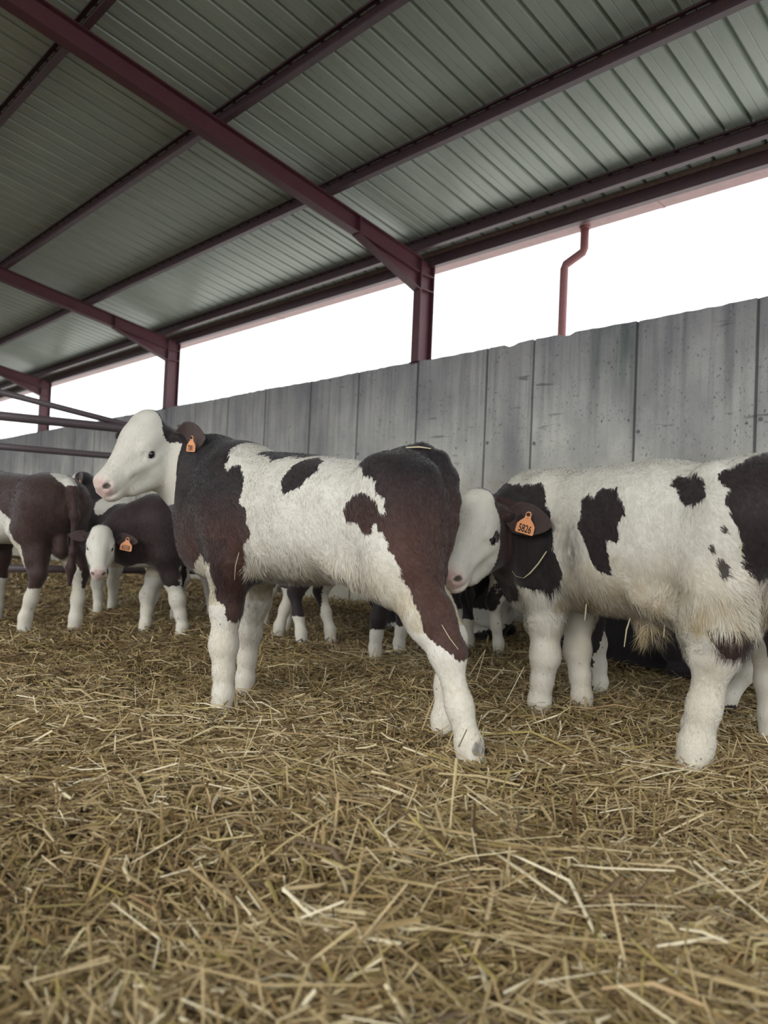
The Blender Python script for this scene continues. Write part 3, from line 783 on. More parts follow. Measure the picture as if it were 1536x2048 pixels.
class Calf:
    def __init__(c, label, O, deg, s=1.0, z0=0.0, h=.010):
        c.s = s; c.z0 = z0; c.h = h; c.S = SDF(); c.label = label
        c.root = empty('calf', (O[0], O[1], z0), math.radians(deg)); tag(c.root, label, 'calf')
        c.ears = []; c.eyes = []; c.tags = []
    def torso(c, TX=TX, TT=TT, TB=TB, TW=TW, n=2.25, dx=0.0, hips=True):
        s = c.s; X = np.array(TX)*s+dx
        c.S.loft((0, 0, 0), np.eye(3), X, np.array(TT)*s, np.array(TB)*s, np.array(TW)*s, n=n, k=.05)
        if hips:
            for y in (-1, 1):
                c.S.ell((-.27*s+dx, y*.13*s, .90*s), np.array([.05, .03, .03])*s, .06)
                c.S.ell((-.50*s+dx, y*.065*s, .86*s), np.array([.03, .025, .03])*s, .05)
                c.S.ell((.44*s+dx, y*.115*s, .80*s), np.array([.10, .055, .15])*s, .08)
                c.S.cap((-.14*s+dx, y*.14*s, .60*s), (-.30*s+dx, y*.13*s, .58*s), .03*s, .04*s, .07)
        c.S.ell((.66*s+dx, 0, .62*s), np.array([.10, .085, .12])*s, .08)
    def head(c, O, yaw, pitch, roll=0.0, hs=1.05, earL=.17, ear_droop=0.0, ears=None, poll=1.0, en=0.0):
        a = math.radians(yaw); p = math.radians(pitch)
        d = (math.cos(a)*math.cos(p), math.sin(a)*math.cos(p), math.sin(p))
        R = frame_from(d, roll=math.radians(roll)); c.HO = np.array(O, float); c.HR = R; c.hs = hs
        c.W = head_parts(c.S, O, R, hs, poll=poll, en=en)
        for y in (1, -1):
            e = (ears or {}).get(y, {})
            b = c.W(-.030, y*.078, e.get('n', .035)); dd = R @ np.array(e.get('d', (-.30, y*.95, .05))); ff = R @ np.array(e.get('f', (.75, y*.1, -.55)))
            c.S.cap(b, b+dd*.035, .026*hs, .022*hs, .02)
            c.ears.append((b+dd*.012, dd, ff, e.get('L', earL)*hs, e.get('W', .054)*hs, e.get('cup', .5), e.get('droop', ear_droop), y))
            c.eyes.append(c.W(.1175, y*(.0800-en*.15), .019+en))
    def neck(c, pts, k=.08): c.S.chain(pts, k)
    def tail(c, pts, k=.03): c.S.chain(pts, k)
    def finish(c, coat, fur=None, tone=.5, smooth=2, ear_tone=None, seed=1, eyes=(1, -1), stain=None):
        V, Q = c.S.mesh(c.h, smooth)
        N, _ = vnormals(V, Q)
        nb = len(V); isear = np.zeros(nb); inner = np.zeros(nb); Vs = [V]; Qs = [Q]
        off = nb
        for (b, dd, ff, L, W, cup, dr, y) in c.ears:
            v, q, inn = ear_mesh(b, dd, ff, L, W, cup, dr); Vs.append(v); Qs.append(q+off); off += len(v)
            isear = np.concatenate([isear, np.full(len(v), y)]); inner = np.concatenate([inner, inn])
        V = np.concatenate(Vs); Q = np.concatenate(Qs); c.V = V; c.Q = Q; c.nb = nb
        me = np_mesh('body', V, Q); body = mobj('body', me, M_coat, c.root); c.body = body
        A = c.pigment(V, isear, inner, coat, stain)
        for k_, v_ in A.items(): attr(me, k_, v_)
        attr(me, 'root', V)
        # eyes
        for i, y in enumerate((1, -1)):
            if y not in eyes: continue
            mb = MB(); r = .0225*c.hs; p = c.eyes[i]; n1, n2 = 12, 18; vv = []; ff = []
            for a in range(n1+1):
                th = math.pi*a/n1
                for b in range(n2): ph = 2*math.pi*b/n2; vv.append((p[0]+r*math.sin(th)*math.cos(ph), p[1]+r*math.sin(th)*math.sin(ph), p[2]+r*math.cos(th)))
            for a in range(n1):
                for b in range(n2): ff.append((a*n2+b, (a+1)*n2+b, (a+1)*n2+(b+1) % n2, a*n2+(b+1) % n2))
            mb.raw(vv, ff); mb.build('eye', M_eye, c.root, smooth=True)
        if fur: c.fur(fur, N, coat, seed, stain)
        return c
    def pigment(c, V, isear, inner, coat, stain):
        n = len(V); q = (V-c.HO)@c.HR/c.hs if hasattr(c, 'HO') else np.full((n, 3), -9.0)
        sd, tone = coat(c, V, q, isear)
        hd = q[:, 0] > -.12
        nose = (np.clip((q[:, 0]-.338)/.012, 0, 1)+.45*np.clip((q[:, 0]-.305)/.03, 0, 1)).clip(0, 1)*np.clip((q[:, 2]+.040)/.01, .35, 1)*(np.linalg.norm(q, axis=1) < .43)*(np.abs(q[:, 1]) < .075)*(isear == 0)
        eye = np.zeros(n)
        for y in (1, -1):
            d = np.linalg.norm((q-np.array([.115, y*.086, .014]))*[1, 1, 1.2], axis=1); eye = np.maximum(eye, np.clip((.030-d)/.012, 0, 1))
        pink = np.clip(nose*.95+eye*.35*c.eyepink, 0, 1) if hasattr(c, 'eyepink') else np.clip(nose*.95, 0, 1)
        pink = np.where(isear != 0, inner*.045*c.__dict__.get('earpink', 1.0), pink)
        mouth = np.zeros(n)  # dark of nostril hollows and mouth groove, their shade put into the colour
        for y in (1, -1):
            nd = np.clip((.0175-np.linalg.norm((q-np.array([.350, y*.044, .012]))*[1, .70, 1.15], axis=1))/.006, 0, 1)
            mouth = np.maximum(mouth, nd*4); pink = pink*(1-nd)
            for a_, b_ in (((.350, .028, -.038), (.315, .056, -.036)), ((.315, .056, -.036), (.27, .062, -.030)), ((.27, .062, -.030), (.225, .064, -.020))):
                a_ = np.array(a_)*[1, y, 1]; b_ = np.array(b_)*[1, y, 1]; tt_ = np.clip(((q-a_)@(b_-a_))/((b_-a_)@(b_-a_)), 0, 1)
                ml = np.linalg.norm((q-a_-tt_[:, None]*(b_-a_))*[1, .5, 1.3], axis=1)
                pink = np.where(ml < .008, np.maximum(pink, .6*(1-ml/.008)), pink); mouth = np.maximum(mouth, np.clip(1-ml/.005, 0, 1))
            eb = (.050-np.linalg.norm((q-np.array([-.030, y*.100, .035])), axis=1))
            sd = np.where((np.linalg.norm(q, axis=1) < .25), np.maximum(sd, np.minimum(eb, .1)), sd)
        z = V[:, 2]/c.s
        st = np.clip((.66-z)/.22, 0, 1)*(z > .40)*.8 + np.clip((.40-z)/.1, 0, 1)*.30
        st = np.where(np.linalg.norm(q, axis=1) < .42, .10, st)
        if stain is not None: st = stain(c, V, q, st)
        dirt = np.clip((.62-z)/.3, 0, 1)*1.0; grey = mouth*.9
        if hasattr(c, 'grey'): grey = np.maximum(grey, c.grey(V, q))
        return dict(sd=np.where(isear != 0, c.__dict__.get('ear_sd', .1), sd), tone=np.where(isear != 0, c.__dict__.get('ear_tone', .32), tone), stain=st, pink=pink, dirt=dirt, grey=grey)
    def fur(c, spec, N, coat, seed, stain):
        rng = np.random.default_rng(seed); V = c.V[:c.nb]; Q = c.Q[(c.Q < c.nb).all(1)]
        n_ = np.cross(V[Q[:, 2]]-V[Q[:, 0]], V[Q[:, 3]]-V[Q[:, 1]]); ar = np.linalg.norm(n_, axis=1)
        cen = V[Q].mean(1)
        qc = (cen-c.HO)@c.HR/c.hs; wgt = ar*np.where((qc[:, 0] > .30) & (np.linalg.norm(qc, axis=1) < .43), .02, 1.0)
        i = rng.choice(len(Q), spec['n'], p=wgt/wgt.sum()); a = rng.random((len(i), 2)); a0, a1 = a[:, :1], a[:, 1:]
        P = (V[Q[i, 0]]*(1-a0)+V[Q[i, 1]]*a0)*(1-a1)+(V[Q[i, 3]]*(1-a0)+V[Q[i, 2]]*a0)*a1
        Nn = (N[Q[i, 0]]*(1-a0)+N[Q[i, 1]]*a0)*(1-a1)+(N[Q[i, 3]]*(1-a0)+N[Q[i, 2]]*a0)*a1
        Nn /= np.linalg.norm(Nn, axis=1)[:, None]+1e-9
        L, lift = spec['len'](c, P); q = (P-c.HO)@c.HR/c.hs
        D = np.tile(np.array([-.65, 0, -.75]), (len(P), 1))
        hd = np.linalg.norm(q-[.12, 0, 0], axis=1) < .26
        D[hd] = (c.HR@np.array([-1, 0, .15])); 
        cl = np.stack([vnoise(P*11, 1), vnoise(P*11, 2), vnoise(P*11, 3)], 1)*spec.get('curl', 1.0)
        fn = np.stack([vnoise(P*38, 4), vnoise(P*38, 5), vnoise(P*38, 6)], 1)
        if 'dir' in spec: D = spec['dir'](c, P, D)
        D = D+cl*.9*np.clip(L/.02, .2, 1.6)[:, None]+fn*.7+rng.normal(0, .16, P.shape)
        L = L*(.7+.6*rng.random(len(P)))
        Wd = spec.get('w', .0016)*(.7+.7*rng.random(len(P)))
        v, f4, f3 = strands(P, Nn, D, L, Wd, lift*(.7+.6*rng.random(len(P))), rng, .25)
        me = np_mesh('fur', v, f4, f3); o = mobj('fur', me, M_fur, c.root)
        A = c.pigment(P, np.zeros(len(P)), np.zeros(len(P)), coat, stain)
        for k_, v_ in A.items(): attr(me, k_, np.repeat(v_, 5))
        attr(me, 'root', np.repeat(P, 5, 0))
        nn = np.repeat(Nn, 5, 0)+rng.normal(0, .10, (len(P)*5, 3))
        nn /= np.linalg.norm(nn, axis=1)[:, None]
        me.normals_split_custom_set_from_vertices([tuple(x) for x in nn.astype(float)])
    def ear_tag(c, ear, text, width, t=.5, side=0.0, off=.006, drop=.01, right=None, up=(0, 0, 1), fine=True):
        b, dd, ff, L, W, cup, dr, y = c.ears[0 if ear == 1 else 1]
        d = np.array(dd)/np.linalg.norm(dd); f = np.array(ff); f = f-d*(f@d); f /= np.linalg.norm(f); s_ = np.cross(d, f)
        p = np.array(b)+d*t*L+s_*side*W+f*off-np.array([0, 0, width*.27])
        r = d if right is None else np.array(right)
        return tag_obj('ear_tag', text, p, r, up, width, c.root, fine)
M_fur = mat_coat('calf_fur', .3)
# ---------------------------------------------------------------- the calf in front, tag 7081
def calf_main():
    c = Calf('nearest brown and white calf standing broadside, white head turned left, ear tag 7081', (-2.05, 1.75), 189, h=.0055)
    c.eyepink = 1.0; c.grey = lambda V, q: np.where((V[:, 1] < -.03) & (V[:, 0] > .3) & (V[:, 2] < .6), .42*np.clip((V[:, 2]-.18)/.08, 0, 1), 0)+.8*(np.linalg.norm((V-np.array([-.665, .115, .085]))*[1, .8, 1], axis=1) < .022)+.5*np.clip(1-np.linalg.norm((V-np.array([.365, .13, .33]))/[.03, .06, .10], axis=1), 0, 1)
    tx = [-.445, -.432, -.405, -.36, -.30, -.24, -.15, -.06, .08, .22, .36, .48, .60, .70, .78, .82]
    tt = [.82, .87, .915, .955, .975, .966, .938, .945, .962, .975, .985, .995, .985, .95, .88, .80]
    tb = [.68, .63, .60, .58, .565, .555, .545, .53, .508, .50, .50, .49, .50, .53, .59, .66]
    tw = [.05, .08, .105, .135, .165, .18, .19, .20, .21, .20, .175, .155, .135, .115, .085, .05]
    c.torso(tx, tt, tb, tw, hips=False)
    for y in (-1, 1):
        c.S.ell((-.27, y*.13, .905), (.05, .03, .03), .06); c.S.ell((-.405, y*.06, .88), (.03, .03, .03), .05)
        c.S.ell((.45, y*.115, .80), (.10, .055, .15), .08)
    S = c.S
    S.ell((.74, 0, .66), (.11, .10, .14), .08)
    leg_front(S, (.50, .10, .80), (.44, .115, .55), (.43, .13, .255), (.418, .132, .075), (.430, .134, -.03), fat=1.07)
    leg_front(S, (.52, -.10, .80), (.50, -.115, .55), (.565, -.125, .26), (.58, -.125, .075), (.585, -.125, -.03), fat=1.02)
    leg_hind(S, (-.305, .065, .77), (-.355, .095, .60), (-.545, .115, .33), (-.625, .105, .085), (-.640, .10, -.03), fat=1.05, thigh=1.0)
    leg_hind(S, (-.27, -.05, .76), (-.23, -.095, .58), (-.41, -.115, .34), (-.400, -.105, .085), (-.405, -.10, -.03), fat=1.0)
    # flank fold from the belly to the thigh
    S.cap((-.10, .12, .575), (-.33, .11, .53), .035, .05, .07)
    S.cap((-.10, -.12, .575), (-.25, -.11, .53), .035, .05, .07)
    c.head((.925, .11, 1.022), 94, -38, roll=2, hs=.95,
           ears={1: dict(d=(.14, .95, -.03), f=(.66, .05, .53), L=.225, W=.072, cup=.42, n=.016), -1: dict(d=(.05, -1.0, .05), f=(.9, -.1, -.3), L=.19, cup=.5)})
    c.neck([((.55, 0, .86), .165), ((.74, -.03, .93), .125), ((.86, -.035, .955), .10), ((.925, .03, .985), .085)])
    c.neck([((.62, 0, .72), .14), ((.76, -.03, .80), .12), ((.87, -.03, .87), .10), ((.925, .02, .93), .075)])
    c.tail([((-.27, 0, .945), .035), ((-.33, -.02, .960), .034), ((-.385, -.03, .932), .035), ((-.420, -.035, .88), .034), ((-.437, -.035, .81), .030), ((-.438, -.03, .74), .026), ((-.430, -.02, .66), .022), ((-.425, -.01, .57), .019), ((-.42, -.005, .50), .022)], .022)
    c.finish(coat_A, FUR_A, seed=11, stain=stain_A)
    c.ear_tag(1, '7081', .056, t=.74, off=.024, fine=True)
    return c
def flen(c, P, q):
    z = P[:, 2]/c.s; x = P[:, 0]/c.s
    L = np.full(len(P), .011)
    belly = np.clip((.66-z)/.10, 0, 1)*np.clip((z-.40)/.06, 0, 1)*np.clip((.42-np.abs(x-.08))/.12, 0, 1)
    L = L+.020*belly
    L = L+.008*np.clip((z-.93)/.04, 0, 1)
    L = np.where(z < .42, .007, L)
    L = np.where(np.linalg.norm(q-[.12, 0, 0], axis=1) < .28, .006, L)
    lift = .22+.25*belly
    return L, lift
FUR_A = dict(n=130000, len=lambda c, P: flen(c, P, (P-c.HO)@c.HR/c.hs), w=.0015, curl=1.0)
def stain_A(c, V, q, st): return st
PA_FRONT = [(.46, 1.2), (.465, .985), (.433, .958), (.428, .925), (.412, .900), (.399, .922), (.368, .922), (.327, .872), (.317, .836), (.326, .812), (.325, .776), (.283, .762), (.273, .706), (.251, .684), (.265, .655), (.309, .630), (.323, .573), (.350, .493), (.355, .424), (.360, .385), (.368, .336), (.383, .339), (.389, .367), (.397, .401), (.420, .424), (.435, .465), (.445, .502), (.450, .552), (.591, .562), (.604, .581), (.664, .535), (.72, .50), (.75, .48), (1.4, .48), (1.4, 1.5), (.46, 1.5)]
PA_RUMP = [(-.134, .928), (-.234, .894), (-.247, .874), (-.279, .864), (-.301, .854), (-.318, .820), (-.341, .798), (-.352, .760), (-.347, .749), (-.330, .759), (-.320, .786), (-.298, .804), (-.267, .817), (-.233, .814), (-.216, .798), (-.191, .783), (-.184, .761), (-.194, .727), (-.246, .715), (-.270, .695), (-.309, .679), (-.312, .708), (-.320, .724), (-.333, .703), (-.345, .700), (-.364, .670), (-.386, .639), (-.404, .616), (-.422, .592), (-.424, .554), (-.446, .521), (-.452, .498), (-.486, .452), (-.500, .403), (-.525, .375), (-.560, .365), (-.578, .351), (-.594, .335), (-.603, .331), (-.9, .30), (-.9, 1.2), (-.12, 1.2), (-.12, .955)]
PA_BACK = [(.37, 1.1), (.36, .972), (.281, .955), (.233, .938), (.207, .942), (.173, .952), (.109, .945), (.06, .966), (.06, 1.1)]
PA_SIDE = [(.108, .892), (.094, .921), (.078, .944), (.040, .947), (.004, .932), (-.017, .901), (-.003, .872), (.016, .845), (.056, .817), (.078, .812), (.102, .835), (.114, .859)]
def coat_A(c, V, q, isear):
    x, y, z = V.T; n = len(V); P2 = np.stack([x, z], 1)
    fr = poly_sd(P2, PA_FRONT); fr = np.where((y < -.02) & (z < .56) & (x < .75), -.05, fr)
    ru = poly_sd(P2, PA_RUMP); ru = np.where((y < -.02) & (z < .45), -.05, ru)
    sd = np.maximum.reduce([fr, ru, poly_sd(P2, PA_BACK), poly_sd(P2, PA_SIDE)])
    cut = np.interp(q[:, 2], [-.24, -.177, -.127, -.078, -.007, .06, .15], [.10, .075, .050, .022, -.006, -.004, -.045])
    near_head = (np.linalg.norm(q-[.17, 0, -.02], axis=1) < .30) & (np.abs(q[:, 1]) < .15)
    sd = np.where(near_head & (q[:, 0]-cut > -.03), np.maximum(-(q[:, 0]-cut), .77-z), sd)
    tone = np.where(x > .2, np.clip((.84-z)/.22, 0, 1)*np.clip((.83-x)/.1, .35, 1), np.clip((.90-z)/.22, 0, 1)*1.0)
    tone = np.where((x < .2) & (x > -.14), .12, tone)
    tone = np.where((x > .38) & (x < .60) & (z < .65), tone*.55, tone)
    return sd, tone
# ---------------------------------------------------------------- the calf on the right, tag 5826
def calf_right():
    z0 = .04
    c = Calf('white calf with black patches on the right, lowered face against a rump, ear tag 5826', (-1.274, 2.473), 166.5, z0=z0, h=.0055)
    c.eyepink = .6
    def gr(V, q):
        d = np.linalg.norm((V-np.array([.135, .16, .62]))/[.06, .2, .13], axis=1); g = .75*np.clip(1.2-d, 0, 1)
        g = np.maximum(g, .5*np.clip(1.1-np.linalg.norm((V-np.array([.22, .12, .45]))/[.07, .2, .12], axis=1), 0, 1))
        for x, z, r in DUNG: g = np.maximum(g, 3.0*((V[:, 1] > 0) & (np.hypot(V[:, 0]-x, (V[:, 2]-z)*.8) < r)))
        return g
    c.grey = gr
    tx = [-.66, -.635, -.58, -.52, -.44, -.36, -.29, -.22, -.12, .02, .21, .36, .48, .58, .66, .70]
    tt = [.72, .80, .88, .925, .935, .918, .903, .920, .938, .936, .928, .918, .908, .88, .82, .74]
    tb = [.66, .645, .63, .61, .58, .54, .49, .46, .435, .410, .405, .395, .36, .345, .42, .52]
    tw = [.05, .09, .135, .165, .18, .185, .19, .195, .205, .21, .20, .18, .16, .14, .11, .06]
    c.torso(tx, tt, tb, tw, hips=False)
    S = c.S
    for y in (-1, 1):
        S.ell((-.36, y*.125, .87), (.05, .03, .03), .06); S.ell((-.585, y*.065, .82), (.03, .025, .03), .05)
        S.ell((.40, y*.12, .74), (.10, .055, .15), .08)
    leg_front(S, (.40, .11, .70), (.36, .115, .48), (.342, .112, .225), (.366, .112, .045), (.362, .112, -.05), fat=1.14)
    leg_front(S, (.44, -.11, .70), (.42, -.115, .48), (.40, -.112, .225), (.37, -.112, .045), (.36, -.112, -.05), fat=1.08)
    leg_hind(S, (-.44, .09, .74), (-.385, .11, .54), (-.378, .115, .32), (-.325, .112, .06), (-.308, .112, -.05), fat=1.34, thigh=.80)
    leg_hind(S, (-.42, -.09, .74), (-.32, -.11, .54), (-.25, -.115, .32), (-.15, -.112, .06), (-.135, -.112, -.05), fat=1.08, thigh=.80)
    S.cap((-.12, .13, .48), (-.34, .12, .44), .035, .05, .06)
    S.cap((-.02, 0, .405), (-.06, 0, .37), .035, .022, .04)          # hairy navel sheath
    c.head((.546, .27, .699), 116, -38, roll=0, hs=.965,
           ears={1: dict(d=(.40, .90, .18), f=(.65, -.1, .60), L=.275, W=.064, cup=.45, droop=.01), -1: dict(d=(-.35, -.85, .25), f=(.75, -.1, -.5), L=.15, cup=.5)})
    c.neck([((.44, 0, .76), .155), ((.54, .03, .78), .12), ((.565, .16, .75), .08)])
    c.neck([((.48, .02, .58), .14), ((.56, .05, .60), .115), ((.57, .17, .64), .085)])
    c.ear_sd = .1
    c.finish(coat_B, FUR_B, seed=23, stain=stain_B)
    c.ear_tag(1, '5826', .073, t=.60, side=-.25, off=.026, drop=.0, right=(c.HR@np.array([.15, .98, -.18])))
    return c
DUNG = [(-.449, .606, .013), (-.459, .598, .009), (-.455, .580, .011), (-.426, .649, .009), (-.463, .705, .008), (-.468, .703, .006)]
def flen_B(c, P, q):
    z = P[:, 2]/c.s; x = P[:, 0]/c.s
    L = np.full(len(P), .014)
    belly = np.clip((.56-z)/.10, 0, 1)*np.clip((z-.30)/.06, 0, 1)*np.clip((.62-np.abs(x+.05))/.12, 0, 1)
    L = L+.018*belly+.010*np.clip((z-.88)/.04, 0, 1)
    tuft = np.exp(-((x+.05)**2+(P[:, 1])**2+(z-.37)**2)/.06**2); L = L+.045*tuft
    back = np.clip((-.40-x)/.05, 0, 1)*np.clip((.62-z)/.1, 0, 1)*np.clip((z-.36)/.05, 0, 1); L = L+.018*back
    L = np.where(z < .30, .008, L)
    hd = np.linalg.norm(q-[.12, 0, 0], axis=1) < .28
    L = np.where(hd, .010, L)
    return L, .25+.25*belly
def dir_B(c, P, D):
    t = np.exp(-((P[:, 0]+.05)**2+(P[:, 1])**2+(P[:, 2]-.37)**2)/.07**2)[:, None]
    return D*(1-t)+np.array([.1, 0, -1.6])*t
FUR_B = dict(dir=dir_B, n=130000, len=lambda c, P: flen_B(c, P, (P-c.HO)@c.HR/c.hs), w=.0015, curl=.8)
def stain_B(c, V, q, st):
    t = np.clip(1-np.linalg.norm((V-np.array([-.05, 0, .36]))/[.10, .10, .08], axis=1), 0, 1)
    return np.maximum(st*1.15, np.clip(t*3, 0, 1.3))
PB_NECK = [(.80, 1.1), (.62, .905), (.575, .875), (.523, .868), (.351, .868), (.313, .826), (.297, .786), (.262, .748), (.236, .682), (.234, .626), (.216, .589), (.196, .543), (.202, .520), (.243, .484), (.277, .452), (.296, .469), (.334, .471), (.441, .472), (.50, .41), (.576, .400), (.66, .38), (1.4, .38), (1.4, 1.1)]
PB_1 = [(.114, .800), (.083, .817), (.051, .808), (.032, .835), (-.038, .843), (-.045, .820), (-.089, .781), (-.105, .745), (-.071, .716), (-.085, .675), (-.074, .656), (-.027, .664), (-.033, .627), (-.041, .595), (-.034, .547), (.014, .553), (.039, .590), (.061, .642), (.097, .690), (.107, .710), (.097, .749)]
PB_2 = [(-.234, .839), (-.236, .875), (-.307, .868), (-.334, .875), (-.375, .842), (-.396, .795), (-.363, .778), (-.317, .773), (-.289, .789), (-.263, .821)]
PB_RUMP = [(-.413, .863), (-.44, .885), (-.47, .93), (-.47, 1.2), (-1, 1.2), (-1, .52), (-.53, .52), (-.506, .544), (-.499, .587), (-.495, .610), (-.498, .677), (-.506, .693), (-.491, .728), (-.472, .751), (-.463, .800), (-.463, .818), (-.436, .835)]
def coat_B(c, V, q, isear):
    x, y, z = V.T; n = len(V); P2 = np.stack([x, z], 1)
    hock = poly_sd(P2, [(-.415, .42), (-.55, .42), (-.55, .335), (-.442, .335), (-.43, .365)])
    nk = poly_sd(P2, PB_NECK); nk = np.where((y < -.02) & (z < .47), -.05, nk)
    sd = np.maximum.reduce([nk, poly_sd(P2, PB_1), poly_sd(P2, PB_2), poly_sd(P2, PB_RUMP), hock])
    cut = np.interp(q[:, 2], [-.20, -.12, -.06, 0, .05, .10, .15], [.20, .170, .125, .070, .035, .0, -.04])
    near_head = (np.linalg.norm(q-[.17, 0, -.0], axis=1) < .29) & (np.abs(q[:, 1]) < .13)
    sd = np.where(near_head & (q[:, 0]-cut > -.05), -(q[:, 0]-cut), sd)
    eye = .026-np.linalg.norm((q-[.105, .095, .022])*[.8, .8, 1.1], axis=1)
    sd = np.where(near_head & (q[:, 1] > 0), np.maximum(sd, eye), sd)
    tone = np.where(x > .2, .05, .10); tone = np.where(x < -.4, .16, tone); tone = np.where(z < .45, .6, tone); tone = np.where(near_head, .55, tone)
    return sd, tone
cm = calf_main()
cb = calf_right()
# ---------------------------------------------------------------- the rest of the herd
def wl(O, deg, w):
    a = math.radians(deg); dx, dy = w[0]-O[0], w[1]-O[1]
    return (dx*math.cos(a)+dy*math.sin(a), -dx*math.sin(a)+dy*math.cos(a))
def stander(label, O, deg, s, feet, head, coat, z0=0.0, h=.011, fur=None, tail=True, neck=None, tag_=None, hs=None, fat=1.0, body_dz=0.0, extra=None, tagw=.06, ears=None, eartone=None, pink=0.8, seed=3, ear_sd=.1, tagkw=None, en=0.0):
    """feet: near/far front and hind (x, y); head: (origin, yaw, pitch)"""
    c = Calf(label, O, deg, s=s, z0=z0, h=h)
    c.eyepink = pink; c.ear_sd = ear_sd
    B = body_dz
    c.torso(TX, np.array(TT)+B, np.array(TB)+B, TW)
    S = c.S; (fl, fr, hl, hr) = feet
    for (fx, fy) in (fl, fr):
        sg = 1 if fy > 0 else -1
        kx = (.46*s+fx)/2
        leg_front(S, (.48*s, sg*.10*s, (.80+B)*s), (.45*s, sg*.115*s, (.56+B)*s), (kx*.4+fx*.6, fy, .27*s), (fx-.01, fy, .08*s), (fx+.008, fy, -.04), s, fat=fat)
    for (hx, hy) in (hl, hr):
        sg = 1 if hy > 0 else -1
        leg_hind(S, (-.38*s, sg*.09*s, (.77+B)*s), (-.32*s, sg*.105*s, (.59+B)*s), ((-.48*s+hx)/2-.03*s, (sg*.11*s+hy)/2, .35*s), (hx-.005, hy, .085*s), (hx+.012, hy, -.04), s, fat=fat)
    ho, yaw, pitch = head[:3]
    c.head(ho, yaw, pitch, hs=(hs or s)*1.0, ears=ears, en=en, roll=head[3] if len(head) > 3 else 0)
    ho = np.array(ho)
    kk = (hs or s)/s; back = ho - c.HR[:, 0]*(.02*s if kk > .95 else .05*s)
    if neck is None:
        a = np.array([.52*s, 0, (.84+B)*s]); b = np.array([.60*s, 0, (.68+B)*s])
        c.neck([(tuple(a), .155*s), (tuple((a+back)/2+[0, 0, .02]), .13*s), (tuple(back+c.HR[:, 2]*.02), .10*s*kk**2)])
        c.neck([(tuple(b), .135*s), (tuple((b+back)/2-[0, 0, .03]), .115*s), (tuple(back-c.HR[:, 2]*.05), .085*s*kk**2)])
    else:
        for n_ in neck: c.neck(n_)
    if tail: c.tail([((-.50*s, 0, (.90+B)*s), .030*s), ((-.565*s, 0, (.85+B)*s), .028*s), ((-.60*s, .0, (.70+B)*s), .022*s), ((-.60*s, 0, .50*s), .018*s), ((-.585*s, 0, .40*s), .026*s), ((-.58*s, 0, .30*s), .012*s)])
    if extra: extra(c)
    c.finish(coat, fur, seed=seed)
    if tag_: c.ear_tag(tag_[0], tag_[1], tagw, fine=False, **(tagkw or {}))
    HERD.append(c)
    return c
HERD = []

def coat_fn(base, whites=(), darks=(), tone=.4, face=True, facecut=-.03, leg=.30, facew=.125):
    """blobs of pigment: base sign, ellipsoids (centre, radii) that turn white or dark, white face"""
    def f(c, V, q, isear):
        s = c.s; n = len(V); sd = np.full(n, base)
        def blob(b):
            ce, r = np.array(b[0])*s, np.array(b[1])*s
            d = np.linalg.norm((V-ce)/r, axis=1); return (1-d)*r.min()
        for b in darks: sd = np.maximum(sd, blob(b))
        if leg: sd = np.minimum(sd, V[:, 2]-leg*s)
        for b in whites: sd = np.minimum(sd, -blob(b))
        if face:
            hd = (np.linalg.norm(q-[.16, 0, 0], axis=1) < .30) & (np.abs(q[:, 1]) < facew)
            sd = np.where(hd, np.minimum(sd, -(q[:, 0]-facecut)), sd)
        if base > 0: sd = np.where((V[:, 0] < -.55*s) & (V[:, 2] < .86*s) & (np.abs(V[:, 1]) < .045), .1, sd)
        t = np.full(n, tone)
        return sd, t
    return f
SHORT = lambda n: dict(n=n, len=lambda c, P: (np.where(P[:, 2]/c.s < .4, .007, .012), np.full(len(P), .25)), w=.0022, curl=.8)

